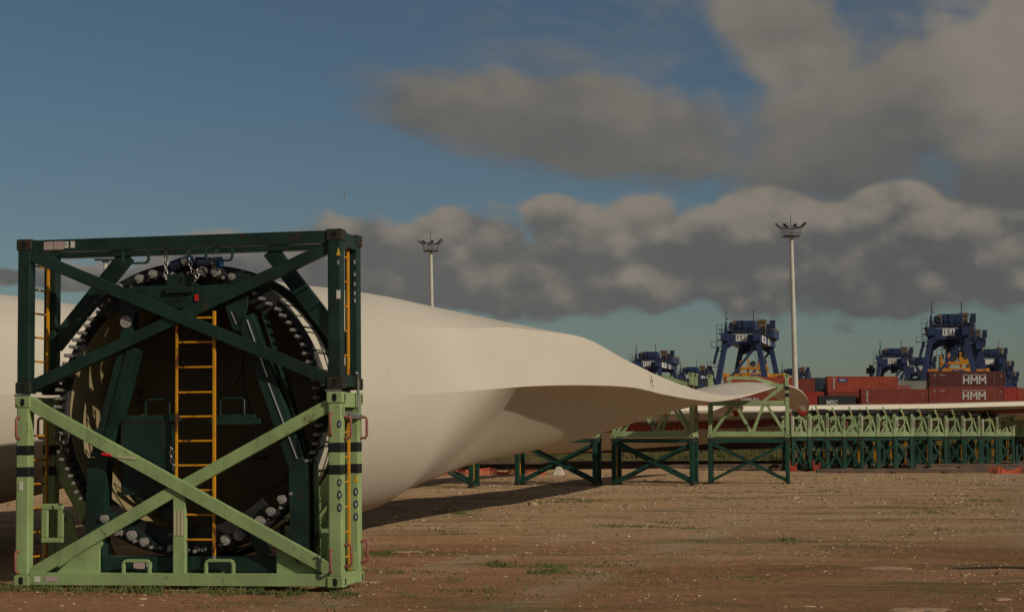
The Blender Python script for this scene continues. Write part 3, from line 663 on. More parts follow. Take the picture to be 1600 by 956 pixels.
p2('rust_patch','casting_rust',up,lambda m:m.prism([(3.50,FH-.115),(3.60,FH-.12),(3.64,FH-.06),(3.585,FH-.035),(3.51,FH-.045)],.0095,.0118),bev=0)
for z,k in ((3.98,'y'),(3.87,'b'),(3.72,'b'),(3.60,'b'),(3.49,'b'),(3.40,'b')): 
    if z<3.9: decals(up,sh,[(k,FW-.045,FD-.169,z,.055,.09)])
for z,k in ((3.93,'y'),(3.80,'b'),(3.42,'w')): decals(up,sh,[(k,FW-.04,.0,z,.05,.10)])
p2('hook_handle','galvanised',up,lambda m:m.tube([(FW+.02,.40,1.98),(FW+.02,.40,2.42),(FW+.02,.42,2.50),(FW+.02,.50,2.52),(FW+.02,.58,2.50),(FW+.02,.60,2.42),(FW+.02,.60,2.0)][::-1][:4]+[(FW+.02,.52,2.52)],.018,8),bev=0)
# chains
def chain(parent,sh,pts,label=None):
    m=MB(); L=sum((Vector(b)-Vector(a)).length for a,b in zip(pts[:-1],pts[1:])); step=.052; n=int(L/step)
    def at(d):
        for a,b in zip(pts[:-1],pts[1:]):
            l=(Vector(b)-Vector(a)).length
            if d<=l: return Vector(a).lerp(Vector(b),d/l),(Vector(b)-Vector(a)).normalized()
            d-=l
        return Vector(pts[-1]),Vector((0,0,1))
    for i in range(n):
        c,d=at((i+.5)*step); u=Vector((1,0,0)) if i%2 else Vector((0,1,0)); u=(u-d*u.dot(d)).normalized()
        m.tube([c+d*.036*math.cos(t)+u*.023*math.sin(t) for t in [k*math.pi/5 for k in range(10)]],.0085,5,closed=True)
    o=part('chain',m,'galvanised',parent,shift=sh)
    if label:o['label']=label
chain(up,sh,[(1.88,.14,4.03),(1.875,.14,3.66)]); chain(up,sh,[(2.16,.14,4.03),(2.20,.14,3.80),(2.28,.12,3.66)]); chain(up,sh,[(2.52,.14,4.03),(2.52,.14,3.93)]); chain(up,sh,[(2.30,.10,3.78),(2.29,.09,3.66),(2.25,.09,3.63)])
# ---- bracket bolted over the blade root
br=thing('root_bracket','dark green bracket with central yellow ladder, bolted across the blade root inside the frame','bracket',FM)
sh=(0,0,0)
def p3(*a,**k): return p1(*a,**k)
p3('head_plate',DG,br,lambda m:m.prism([(1.23,3.56),(1.45,3.60),(1.876,3.60),(1.876,3.74),(2.228,3.74),(2.24,3.62),(2.32,3.585),(2.60,3.60),(2.64,3.73),(2.93,3.71),(2.90,3.30),(2.83,3.07),(2.79,3.02),(2.73,3.03),(2.69,3.10),(2.62,3.33),(1.55,3.30),(1.30,3.22)],.17,.20))
p3('head_rib',DG,br,lambda m:m.box(1.876,2.228,.12,.165,3.50,3.575).box(1.40,2.62,.20,.33,3.30,3.335))
p3('slot','hole_black',br,lambda m:m.cyl((2.055,.166,3.64),(2.055,.171,3.64),.022,12).cyl((2.055,.1655,3.68),(2.055,.171,3.68),.022,12).box(2.033,2.077,.1662,.171,3.64,3.68).box(1.90,2.06,.1664,.171,3.39,3.43),bev=0)
p3('link_slot','hole_black',br,lambda m:m.beam((2.72,.1662,3.27),(2.80,.1662,3.12),.03,.008,(0,1,0)),bev=0)
p3('link_slot_rim','pale_metal',br,lambda m:m.beam((2.70,.162,3.26),(2.765,.162,3.11),.008,.01,(0,1,0)),bev=0)
# legs: sloping box and a plumb foot
p3('leg',DG,br,lambda m:m.beam((1.38,.25,3.30),(1.35,.25,2.90),.16,.14,(0,1,0)))
p3('leg',DG,br,lambda m:m.beam((1.40,.24,2.87),(1.03,.24,1.52),.24,.20,(0,1,0)).beam((1.00,.242,1.53),(.965,.242,.34),.25,.20,(0,1,0)))
p3('leg_lug','white_nylon',br,lambda m:m.cyl((1.36,.15,3.17),(1.36,.18,3.17),.075,16),bev=0)
p3('leg_edge',DG,br,lambda m:m.beam((1.40,.135,2.85),(1.10,.135,1.72),.02,.03,(0,1,0)),bev=0)
p3('leg',DG,br,lambda m:m.beam((2.86,.26,3.20),(3.52,.26,1.40),.21,.18,(0,1,0)).beam((3.53,.262,1.44),(3.55,.262,.34),.24,.18,(0,1,0)))
p3('leg_edge_line','pale_metal',br,lambda m:m.beam((2.90,.162,3.16),(3.155,.162,2.47),.013,.012,(0,1,0)).beam((3.165,.162,2.40),(3.52,.162,1.50),.011,.012,(0,1,0)),bev=0)  # thin pale line following the front edge of the right leg
p3('leg_flange',DG,br,lambda m:m.beam((3.05,.37,3.22),(3.60,.37,1.55),.02,.20,(0,1,0)).beam((3.68,.37,1.45),(3.70,.37,.34),.02,.20,(0,1,0)))
p3('cross_bar',DG,br,lambda m:m.box(1.20,2.03,.19,.30,1.96,2.035)); p3('cross_bar',DG,br,lambda m:m.box(2.42,3.05,.19,.30,1.91,1.98).box(2.48,2.98,.20,.29,1.98,2.03))
for x0 in (1.60,2.55): 
    p3('bar_loop',DG,br,lambda m:m.tube([(x0,.2,2.02),(x0,.2,2.20),(x0+.03,.2,2.225),(x0+.27,.2,2.225),(x0+.30,.2,2.20),(x0+.30,.2,2.02)],.014,8),bev=0)
d=p3('door_panel',DG,br,lambda m:m.box(1.32,1.99,.17,.20,1.08,1.94)); 
p3('panel_rim','casting_rust',br,lambda m:m.box(1.30,1.318,.165,.21,1.08,1.95).box(1.992,2.006,.165,.21,1.08,1.95).box(1.32,1.99,.165,.21,1.942,1.955),bev=0)
p3('lower_panel',DG,br,lambda m:m.prism([(1.45,1.06),(2.0,1.06),(2.0,.74),(1.86,.80)],.19,.21))
chain(br,sh,[(1.95,.15,1.66),(1.96,.14,1.50),(2.02,.12,1.36)])
p3('base_beam',DG,br,lambda m:m.box(.98,3.45,.19,.42,.165,.345))
p3('base_strut',DG,br,lambda m:m.beam((1.12,.25,.84),(1.78,.25,.44),.07,.1,(0,1,0)))
p3('base_strut',DG,br,lambda m:m.beam((2.95,.25,.68),(3.10,.25,.36),.16,.08,(0,1,0)))
p3('base_strut',DG,br,lambda m:m.beam((2.72,.28,.40),(3.32,.28,.66),.02,.05,(0,1,0)),bev=0)
p3('base_strut',DG,br,lambda m:m.beam((1.86,.26,.40),(2.0,.26,.60),.05,.09,(0,1,0)).box(1.95,2.05,.2,.3,.45,.62))
# grease-black tarpaulin sheet hung behind the bracket's right half and hoses
for a,b,c in (((3.0,.34,3.35),(2.55,.4,2.7),(2.95,.36,1.9)),((1.35,.34,3.1),(1.12,.42,2.4),(.98,.36,1.6))): p3('hose','stud_sleeve',br,lambda m:m.tube([Vector(a).lerp(Vector(b),t)*(1-t)+Vector(b).lerp(Vector(c),t)*t for t in [i/10 for i in range(11)]],.018,6),bev=0)
lab=p3('label_plate','sticker_pink',br,lambda m:m.box(1.46,1.60,.178,.188,.20,.30),bev=0)
letters(lab,'E2',.085,(1.66,.185,.25),'sticker_white',ext=.001)
# ladder of the bracket
m=MB(); m.box(2.49,2.53,.085,.115,.36,3.27); lad=part('front_ladder',m,'yellow_paint',br,.006,shift=sh)
p3('rail','yellow_paint',lad,lambda m:m.box(2.02,2.05,.085,.115,.38,3.17))
for z in [3.19,2.90,2.60,2.30,2.01,1.72,1.43,1.135,.845,.55]: p3('rung','yellow_paint',lad,lambda m:m.cyl((2.035,.10,z),(2.51,.10,z),.014,10),bev=0)
p3('ladder_foot','galvanised',lad,lambda m:m.cyl((2.51,.1,.33),(2.51,.1,.365),.025,8),bev=0)
# big clamp bolts through the bracket arcs and webbing rolls on top
def clamp(x,z,r=.062,y=.13):
    r*=.86; m=MB().cyl((x,y,z),(x,y+.07,z),r,18).cyl((x,y-.035,z),(x,y,z),r*.55,6)
    o=part('clamp_bolt',m,'white_nylon',br,.004); k=MB().cyl((x+.02,y+.07,z-.01),(x+.02,y+.2,z-.01),r*1.25,16); part('bolt_sleeve',k,'stud_sleeve',o)
for x,z,r in ((1.255,3.60,.05),(1.53,3.69,.062),(1.70,3.74,.058),(2.33,3.76,.06),(2.50,3.745,.066),(2.71,3.68,.05),(1.09,.80,.055),(1.26,.655,.066),(1.44,.60,.066),(1.60,.52,.060),(2.635,.545,.072),(2.80,.60,.072),(3.06,.77,.068),(3.19,.88,.06),(3.33,1.02,.06),(1.95,.45,.045)): clamp(x,z,r)
p3('arc_plate','stud_sleeve',br,lambda m:m.prism([(2.07+1.50*math.cos(a),2.1+1.50*math.sin(a)) for a in [R(48+84*i/14) for i in range(15)]]+[(2.07+1.79*math.cos(a),2.1+1.79*math.sin(a)) for a in [R(132-84*i/14) for i in range(15)]],.30,.34),bev=0)
p3('arc_plate','stud_sleeve',br,lambda m:m.prism([(2.07+1.44*math.cos(a),2.1+1.44*math.sin(a)) for a in [R(228+84*i/14) for i in range(15)]]+[(2.07+1.76*math.cos(a),2.1+1.76*math.sin(a)) for a in [R(312-84*i/14) for i in range(15)]],.30,.34),bev=0)
p3('webbing_roll','dark_strap',br,lambda m:m.cyl((1.93,.24,3.83),(2.13,.20,3.90),.075,14,.06),bev=0); p3('webbing_roll','dark_strap',br,lambda m:m.cyl((2.24,.20,3.87),(2.46,.22,3.87),.07,14,.055),bev=0)
p3('webbing_end','white_nylon',br,lambda m:m.cyl((2.08,.20,3.88),(2.16,.19,3.91),.062,14),bev=0); p3('webbing_end','blue_strap',br,lambda m:m.cyl((2.16,.19,3.91),(2.19,.19,3.92),.068,14).cyl((2.50,.22,3.87),(2.56,.22,3.87),.062,14),bev=0); p3('webbing_end','white_nylon',br,lambda m:m.cyl((2.44,.22,3.87),(2.50,.22,3.87),.06,14),bev=0)
p3('red_tag','red_plastic',br,lambda m:m.box(2.235,2.265,.14,.16,3.68,3.78).box(2.24,2.28,.15,.17,3.40,3.48),bev=0)
# ------------------------------------------------------------------ blades
ROOT=(-3.90,21.80,0.0)
def blade_shell():
    P=blade_pts(BLADE_D); nr,ns=P.shape[:2]; v=[tuple(p) for p in P.reshape(-1,3)]; f=[]
    for j in range(nr-1):
        for i in range(ns): f.append((j*ns+i,j*ns+(i+1)%ns,(j+1)*ns+(i+1)%ns,(j+1)*ns+i))
    f.append(tuple(range((nr-1)*ns,nr*ns)))
    me=bpy.data.meshes.new('shell'); me.from_pydata([(a-ROOT[0],b-ROOT[1],c) for a,b,c in v],[],f); me.materials.append(M['blade_gelcoat'])
    me.polygons.foreach_set('use_smooth',[True]*len(f))
    me.update()
    # crease the trailing-edge corners once the section is an airfoil
    at=me.attributes.new('sharp_edge','BOOLEAN','EDGE')
    for e in me.edges:
        a,b=e.vertices; 
        if a%ns==b%ns and a%ns in(IA,IB):
            D=BLADE_D[a//ns]
            if D>(24.8 if a%ns==IB else 27.0): at.data[e.index].value=True
    return me
def blade_thing(label):
    BK=1.15; t=thing('turbine_blade',label,'wind turbine blade',Matrix.Translation(ROOT),'long blades lying in parallel')
    link('shell',blade_shell(),t)
    th=blade_th(21.8); ax=Vector((math.cos(th),-math.sin(th),0)); ay=Vector((math.sin(th),math.cos(th),0)); zc=2.10; C=Vector((0,0,zc))
    def P(u,w,y): return C+ax*u+Vector((0,0,1))*w+ay*y
    def ring(r0,r1,y0,y1,n=96):
        m=MB(); v=[];f=[]
        for k,(r,y) in enumerate(((r0,y0),(r1,y0),(r1,y1),(r0,y1))):
            v+=[P(r*math.cos(a),r*math.sin(a),y) for a in [i*2*math.pi/n for i in range(n)]]
        for k in range(4):
            for i in range(n): f.append((k*n+i,k*n+(i+1)%n,((k+1)%4)*n+(i+1)%n,((k+1)%4)*n+i))
        m.add(v,f,True); return m
    # y measured from the root end at 0
    part('root_flange',ring(1.60,1.735,-.02,.01),'stud_sleeve',t)
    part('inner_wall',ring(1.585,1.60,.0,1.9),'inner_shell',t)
    part('seal_band',ring(1.73,1.83,.46,.66),'rubber_band',t)
    m=MB(); n=30
    for i in range(n):
        a=2*math.pi*i/n; m.beam(P(1.738*math.cos(a),1.738*math.sin(a),.03),P(1.738*math.cos(a),1.738*math.sin(a),.47),.018,.012,tuple(P(math.cos(a),math.sin(a),0)-C))
    part('mark_line',m,'rubber_band',t)['kind']='stuff'
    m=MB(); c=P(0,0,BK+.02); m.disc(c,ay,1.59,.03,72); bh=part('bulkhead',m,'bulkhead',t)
    for u,w,r,l in ((-.18,.66,.42,'upper round hatch cover'),(.49,-.60,.39,'lower round hatch cover')):
        m=MB(); m.disc(P(u,w,BK-.005),ay,r,.02,48); h=part('hatch_cover',m,'hatch_plate',bh,label=l)
        m=MB(); 
        for k in range(16): a=k*math.pi/8; m.cyl(P(u+(r-.03)*math.cos(a),w+(r-.03)*math.sin(a),BK-.025),P(u+(r-.03)*math.cos(a),w+(r-.03)*math.sin(a),BK-.015),.012,6)
        part('cover_screws',m,'stud_cap',h)['kind']='stuff'; m=MB(); m.beam(P(u-.10,w+.02,BK-.02),P(u+.10,w+.02,BK-.02),.02,.02,(0,0,1)); part('cover_slot',m,'hole_black',h)
    q=link('lettering',text_mesh('KINE',.145,'letter_black',.002,.002),bh); q.matrix_local=Matrix.Translation(P(-1.16,.16,BK))@Matrix.Rotation(-th,4,'Z')@Matrix.Rotation(R(-90),4,'Y')
    # studs, shared mesh
    sm=MB().cyl((0,0,0),(0,-.12,0),.034,10).mesh('stud','stud_sleeve'); cm=MB().cyl((0,-.12,0),(0,-.29,0),.0235,10).cyl((0,-.29,0),(0,-.305,0),.0235,10,.015).mesh('stud_cap','stud_cap')
    N=96
    for i in range(N):
        a=2*math.pi*(i+.5)/N
        mt=Matrix.Translation(P(1.665*math.cos(a),1.665*math.sin(a),-.02))@Matrix.Rotation(-th,4,'Z')@Matrix.Rotation(rnd.uniform(-.04,.04),4,'X')@Matrix.Rotation(rnd.uniform(-.04,.04),4,'Z')@Matrix.Diagonal((1,rnd.uniform(.82,1.05),1,1))
        s=link('stud',sm,t,mt); link('stud_cap',cm,s)
    # small dark scuff with a streak on the trailing edge face
    D=40.3; S=sect(D); cx,tt=blade_cx(D),blade_th(D); q=(S[IA]+S[IB])/2; o=Vector((cx+(q[0]+.015)*math.cos(tt)-ROOT[0],D-(q[0]+.015)*math.sin(tt)-ROOT[1],q[1]+.02))
    part('scuff_mark',MB().beam(o+Vector((0,0,.13)),o+Vector((.04,0,-.02)),.012,.02).beam(o+Vector((.04,0,-.02)),o+Vector((-.03,0,-.03)),.02,.02).beam(o+Vector((.03,0,-.02)),o+Vector((.05,0,-.16)),.01,.02),'rubber_band',t)
    # protective cover under the tip
    cx,tht=blade_cx(78),blade_th(78); c=Vector((cx-ROOT[0]+.10,78-ROOT[1],2.70)); m=MB()
    m.add([c+Vector(p) for p in ((-.24,-.2,.06),(.26,-.2,.08),(.26,.3,.08),(-.24,.3,.06),(-.10,-.15,-.12),(.12,-.15,-.14),(.12,.2,-.14),(-.10,.2,-.12),(0,.0,-.20))],[(0,1,5,4),(1,2,6,5),(2,3,7,6),(3,0,4,7),(0,3,2,1),(4,5,8),(5,6,8),(6,7,8),(7,4,8)])
    part('tip_cover',m,'red_cover',t,.05)
    return t
bl=blade_thing('big cream white blade in front, its bolted round root inside the green frame')
b2=copy_tree(bl,None,Matrix.Translation((ROOT[0]-6.0,ROOT[1]+.1,0.0))); b2['label']='cream white blade cut off by the left photo edge, behind the big frame'
# far blades lying across behind the row of cradles
def far_blade(label,x0,y0,x1,y1,zs,n=60,edge=.22):
    """root end (x0,y0) to tip; zs = list of (t, ztop, zbot, depth)"""
    d=Vector((x1-x0,y1-y0,0)); L=d.length; d.normalize(); r=Vector((d.y,-d.x,0)); ts=np.array([q[0] for q in zs]); Z=np.array(zs)
    t=thing('turbine_blade',label,'wind turbine blade',Matrix.Translation((x0,y0,0)),'blades lying across behind the stands')
    keys=[(1.0,1.0),(1.02,.82),(.62,.72),(.2,.44),(-.15,.16),(-.45,0),(-.75,.12),(-1,.45),(-.85,.80),(-.4,.97),(.2,1.03),(.7,1.03)]
    K=len(keys); v=[];f=[]
    for i in range(n+1):
        s=i/n; zt,zb,dp=[float(np.interp(s,ts,Z[:,k])) for k in (1,2,3)]
        ke=1-edge/(zt-zb)
        for u,w in keys:
            w=ke if w==.82 else w; v.append(d*(L*s)+r*(u*dp)+Vector((0,0,zb+(zt-zb)*w)))
    for i in range(n):
        for k in range(K): f.append((i*K+k,i*K+(k+1)%K,(i+1)*K+(k+1)%K,(i+1)*K+k))
    f.append(tuple(range(K))); f.append(tuple(range(n*K,n*K+K)))
    m=MB(); m.add(v,f,True); m.sm=[not(q%K in(0,11)) for q in range(n*K)]+[False,False]; part('shell',m,'blade_gelcoat',t)
    # red belt along the lower side facing the stands
    m=MB(); v=[];f=[]
    for i in range(n+1):
        s=i/n; zt,zb,dp=[float(np.interp(s,ts,Z[:,k])) for k in (1,2,3)]; zc=(zt+zb)/2; h=(zt-zb)/2
        for u,w in ((.50,.64),(.35,.54),(.2,.44)): v.append(d*(L*s)+r*(u*dp+.02)+Vector((0,0,zb+(zt-zb)*w-.03)))
    for i in range(n):
        for k in range(2): f.append((i*3+k,i*3+k+1,i*3+k+4,i*3+k+3))
    m.add(v,f,True); part('red_stripe',m,'red_stripe',t)
    return t
far_blade('long pale blade lying across behind the cradle row, nearest of the cross lying ones',-3,84,46,112,[(0,3.1,.65,2.3),(.12,3.1,.8,2.7),(.3,3.15,1.3,2.5),(.5,3.35,2.15,2.3),(.75,3.75,2.7,2.0),(1,4.2,3.1,1.8)])
far_blade('second cross lying blade with a red stripe, just behind the nearest one',-2,90,60,124,[(0,2.9,.7,2.3),(.3,3.1,1.2,2.5),(.6,3.5,2.3,2.2),(1,3.7,2.6,1.8)],edge=.07)
far_blade('farthest cross lying blade with a red stripe, showing lowest above the cradle row',0,96,64,131,[(0,2.6,.6,2.2),(.35,2.9,1.0,2.4),(.6,3.2,2.1,2.2),(1,3.3,2.2,1.8)],edge=.07)
# ------------------------------------------------------------------ blade stands
def make_base(W_,D_,H_,ladder_side='R',pm='far_dark_green'):
    t=thing('stand_base','dark green steel stand base','stand base',Matrix())
    s=.15
    for x in (0,W_-s):
        for y in (0,D_-s):
            part('corner_post',MB().box(x,x+s,y,y+s,.10,H_-.10),pm,t,.012)
            part('corner_casting',MB().box(x-.012,x+s+.012,y-.012,y+s+.012,0,.11),'casting_rust',t); part('corner_casting',MB().box(x-.012,x+s+.012,y-.012,y+s+.012,H_-.11,H_),'casting_rust',t)
    for y in (.02,D_-.13): 
        part('top_beam',MB().box(s,W_-s,y,y+.11,H_-.15,H_-.01),pm,t)
    for x in (.02,W_-.13):
        part('side_beam',MB().box(x,x+.11,s,D_-s,H_-.15,H_-.01),pm,t); part('side_beam',MB().box(x,x+.11,s,D_-s,.0,.12),pm,t)
    for y in (.06,D_-.10):
        part('brace',MB().beam((s*.6,y,H_-.17),(W_-s*.6,y,.10),.10,.06,(0,1,0)),pm,t); part('brace',MB().beam((s*.6,y+.03,.10),(W_-s*.6,y+.03,H_-.17),.10,.06,(0,1,0)),pm,t)
    for x in (.06,W_-.10):
        m=MB(); 
        for y in (D_*.35,D_*.35+.3): m.box(x-.012,x+.012,y-.02,y+.02,.2,H_-.2)
        for k in range(5): m.cyl((x,D_*.35,.3+k*.27),(x,D_*.35+.3,.3+k*.27),.014,6)
        part('ladder',m,'yellow_paint',t)
    return t
def make_cradle(W_,D_,arch=True):
    """light green truss cradle used on top of the base; origin at its lower front left corner"""
    t=thing('blade_cradle','light green truss cradle','blade cradle',Matrix()); g='far_light_green'; s=.15; H_=2.28
    for x in (0,W_-s):
        for y in (0,D_-s):
            part('post',MB().box(x+.01,x+s-.01,y,y+s,.10,H_-.12),g,t,.012)
            part('corner_casting',MB().box(x-.008,x+s+.008,y-.008,y+s+.008,0,.11),g,t); part('corner_casting',MB().box(x-.008,x+s+.008,y-.008,y+s+.008,H_-.12,H_),g,t)
            for z in (1.46,1.70): part('black_band',MB().box(x+.004,x+s-.004,y-.006,y+s+.006,z,z+.14),'black_band',t)
            m=MB().cyl((x+s/2,y-.011,.06),(x+s/2,y-.004,.06),.03,10).cyl((x+s/2,y-.011,H_-.06),(x+s/2,y-.004,H_-.06),.035,10); part('casting_holes',m,'hole_black',t)['kind']='stuff'
    zm=1.25
    for y in (.02,D_-.13):
        part('lower_beam',MB().box(s,W_-s,y,y+.11,.03,.22),g,t,.008); part('middle_beam',MB().box(s,W_-s,y,y+.11,zm-.08,zm+.08),g,t,.008)
        xs=[.20,.95,1.60,2.10,2.66]
        zz=[(.20,.22,.92,zm),(.98,zm,1.52,.22),(1.60,.22,2.0,zm),(2.08,zm,2.72,.22)]
        k_=W_/2.90
        for a,za,b,zb in zz: part('truss_brace',MB().beam((a*k_,y+.055,za-.02),(b*k_,y+.055,zb-.02),.10,.07,(0,1,0)),g,t,.006)
        part('stay_brace',MB().beam((1.98*k_,y+.055,zm+.05),(W_-.09,y+.055,1.95),.10,.07,(0,1,0)),g,t,.006)
        for x0 in (1.05*k_,1.95*k_): m=MB().tube([(x0,y-.01,.22),(x0,y-.01,.46),(x0+.38,y-.01,.46),(x0+.38,y-.01,.22)],.018,6); part('fork_loop',m,'casting_rust',t)
    for x in (.02,W_-.13): part('side_beam',MB().box(x,x+.11,s,D_-s,.03,.18),g,t); part('side_beam',MB().box(x,x+.11,s,D_-s,1.2,1.32),g,t)
    for (x,y) in ((W_-.02,.3),(W_-.02,D_-.3),(0.02,.3)):
        part('grab_handle',MB().tube([(x,y,.60),(x+.09,y,.64),(x+.09,y,.88),(x,y,.92)],.018,6),'red_handle',t)
    m=MB()
    for z in [.3+.27*i for i in range(6)]: m.cyl((W_-.07,.35,z),(W_-.07,.68,z),.014,6)
    m.box(W_-.08,W_-.06,.33,.37,.2,1.85).box(W_-.08,W_-.06,.66,.70,.2,1.85); part('ladder',m,'yellow_paint',t)
    if arch:
        y=D_-.08; k_=W_/2.9; pts=[(.70,y,2.12),(.80,y,2.20),(1.75,y,2.16),(2.45,y,1.94)]
        part('clamp_arm',MB().beam(pts[0],pts[1],.12,.12).beam(pts[1],pts[2],.12,.12).beam(pts[2],pts[3],.12,.12),g,t); part('clamp_hinge',MB().beam(pts[3],(2.66,y,1.84),.16,.14).cyl((.74,y-.08,2.14),(.74,y+.08,2.14),.09,10).box(.67,.80,y-.05,y+.05,1.3,2.1),g,t)
        part('clamp_hook',MB().tube([(2.62,y,1.84),(2.72,y,1.98),(2.76,y,2.12)],.03,6),'spreader_yellow',t)
    return t
def make_short_cradle(W_,D_):
    t=thing('blade_cradle','light green low cradle','blade cradle',Matrix()); g='far_light_green'; s=.13; H_=1.32
    for x in (0,W_-s):
        for y in (0,D_-s):
            part('post',MB().box(x,x+s,y,y+s,.03,1.05 if x==0 else 1.16),g,t)
            m=MB().box(x-.01,x+s+.01,y-.01,y+s+.01,1.04 if x==0 else 1.13,1.18 if x==0 else 1.27); part('black_band',m,'black_band',t)
        m=MB()
        for k in range(6): m.box(x+.03,x+.08,-.008,-.001,.45+.09*k,.50+.09*k)
        part('sticker_column',m,'letter_black',t)['kind']='stuff'
    part('label_panel',MB().box(.015,.115,-.006,-.0005,.40,.98),'sticker_white',t)
    k_=W_/1.16
    for y in (.02,D_-.1): 
        part('lower_beam',MB().box(s,W_-s,y,y+.09,.03,.15),g,t); part('cross_beam',MB().box(s,W_*.66,y,y+.09,.88 if y<1 else .50,.96 if y<1 else .58),g,t)
        part('brace',MB().beam((.20*k_,y+.04,.14),(.60*k_,y+.04,.66),.08,.06,(0,1,0)).beam((.60*k_,y+.04,.64),(.60*k_,y+.04,.9),.07,.06,(0,1,0)),g,t); part('brace',MB().beam((1.0*k_,y+.04,.14),(.72*k_,y+.04,.9),.08,.06,(0,1,0)),g,t)
        part('foot_plate',MB().prism([(.25*k_,.15),(.95*k_,.15),(.85*k_,.24),(.70*k_,.30),(.66*k_,.55),(.56*k_,.55),(.52*k_,.30),(.35*k_,.24)],y+.02,y+.05),g,t)
    for x in (.02,W_-.11): part('side_beam',MB().box(x,x+.09,s,D_-s,.03,.15),g,t); part('side_beam',MB().box(x,x+.09,s,D_-s,.86,.97),g,t)
    part('pad_arm',MB().beam((.62*k_,.2,.98),(.40*k_,.2,1.46),.08,.08,(0,1,0)).box(.3*k_,.9*k_,.15,.25,.98,1.04),g,t); part('pad_arm',MB().beam((.62*k_,D_-.3,.98),(.44*k_,D_-.3,1.40),.07,.07,(0,1,0)),g,t)
    part('pad',MB().cyl((.08,.4,1.14),(W_*.45,.4,1.14),.13,8),'stud_sleeve',t); part('pad',MB().cyl((W_*.5,.5,1.18),(W_-.04,.5,1.18),.13,8),'stud_sleeve',t)
    part('grab_handle',MB().tube([(W_,.1,.5),(W_+.09,.1,.54),(W_+.09,.1,.74),(W_,.1,.78)],.02,6),'red_handle',t)
    m=MB().cyl((.40,.05,1.10),(.46,.05,1.16),.045,8); part('orange_knob',m,'spreader_yellow',t)
    return t
BW,BD,BH=2.92,1.2,1.63
pb=make_base(BW,BD,BH); pc=make_cradle(BW,BD)
spots=[(-4.20,61.16,R(10)),(.10,63.4,R(11)),(3.52,63.4,R(14)),(7.10,64.9,R(9))]
where=['leftmost stand, half hidden by the blade','second stand from the left','third stand from the left','rightmost stand, under the blade tip']
lab_b=['dark green base at the far left, peeping out under the blade belly','dark green cross braced base in front of the orange netting and white rock','dark green cross braced base just left of the blade tip stand','dark green cross braced base under the blade tip, rightmost of the near ones']
lab_c=['light green cradle on the leftmost base, hidden behind the blade','light green cradle on the second base, only its right corner showing under the blade','light green cradle on the third base, half in the shadow of the blade','light green truss cradle in full view holding the tip of the front blade']
for i,(x,y,th) in enumerate(spots):
    b=pb if i==0 else copy_tree(pb); c=pc if i==0 else copy_tree(pc)
    b.matrix_world=pose(x,y,th); c.matrix_world=pose(x,y,th,BH+.03)
    b['label']=lab_b[i]; c['label']=lab_c[i]; b['group']='stand bases under the blades'; c['group']='cradles on the stand bases'
# blade pieces held on the stands: the tip of another blade inside the rightmost cradle
m=MB(); 
def tipshape(m,L,w,h):
    n=18;K=12;v=[];f=[]
    for i in range(n+1):
        s=i/n; a=w*math.sqrt(max(0,1-(s)**2.6))+.02; hh=h*(1-s*.75)
        for k in range(K): q=2*math.pi*k/K; v.append((a*math.cos(q),-L*(s),hh*math.sin(q)+.25*s*s))
    for i in range(n):
        for k in range(K): f.append((i*K+k,i*K+(k+1)%K,(i+1)*K+(k+1)%K,(i+1)*K+k))
    f+= [tuple(range(K)),tuple(range(n*K,n*K+K))]; m.add(v,f,True)
tipshape(m,7,.55,.14); t=thing('turbine_blade','brownish tip of another blade resting inside the rightmost near cradle','wind turbine blade',pose(8.5,72,R(3),2.62)); part('shell',m,'blade_gelcoat',t)
part('tip_cover',MB().cyl((.05,-6.6,-.16),(.05,-6.6,.02),.08,10,.18).cyl((.05,-6.6,-.20),(.05,-6.6,-.16),.03,8,.08),'red_cover',t)
def CX(px,D): return (px-800)/2790*D
def CZ(py,D): return 1.85+(675-py)/2790*D
# the long row of stored stands on the right
rb=make_base(.93,2.6,1.60); rc=make_short_cradle(.93,2.6)
n=14
for i in range(n):
    px_=1236+26.8*i; D_=float(np.interp(px_,(1236,1345,1410,1545,1590),(85.6,88.2,92.5,100.5,106.0))); q=Vector((CX(px_,D_),D_)); th=R(4+rnd.uniform(-8,7)); zj=rnd.uniform(-.03,.05); b=rb if i==0 else copy_tree(rb); c=rc if i==0 else copy_tree(rc)
    b.matrix_world=pose(q.x,q.y,th); c.matrix_world=pose(q.x+rnd.uniform(-.05,.05),q.y+rnd.uniform(-.1,.1),th,1.61)@Matrix.Diagonal((1,1,1+zj,1))
    b['label']='dark green braced base, %s from the left in the far row'%NTH[i]; c['label']='low light green cradle on the %s base from left in the far row'%NTH[i]
    b['group']='bases in the far row of stored stands'; c['group']='low cradles in the far row of stored stands'
for i,(x,y) in enumerate(((13.35,85.2),(14.5,85.4),)):
    m=MB().box(-.16,.16,-.10,.10,0,.26).box(-.20,-.12,-.11,.11,.18,.50).box(.10,.17,-.11,.11,.20,.40)
    o=part('wheel_chock',m,'red_cover',None,.03); o.location=(x,y,0); tag(o,['red plastic barrier at the foot of the far row, left one','red plastic barrier at the foot of the far row, right one'][i],'barrier','red barriers at the row'); o.name='plastic_barrier'
# pale posts beyond the end of the row
for i,(x,y) in enumerate(((37.6,134),(38.7,135),(40.2,134),(41.8,136),(42.9,135))):
    o=part('steel_post',MB().cyl((0,0,0),(0,0,3.2+.25*(i%2)),.13,10).box(-.22,.22,-.22,.22,0,.06).cyl((0,0,3.2+.25*(i%2)),(0,0,3.3+.25*(i%2)),.2,10),'mast_steel',None); o.location=(x,y,0)
    tag(o,'pale upright post, %s beyond the right end of the cradle row'%NTH[i],'post','pale posts beyond the row')
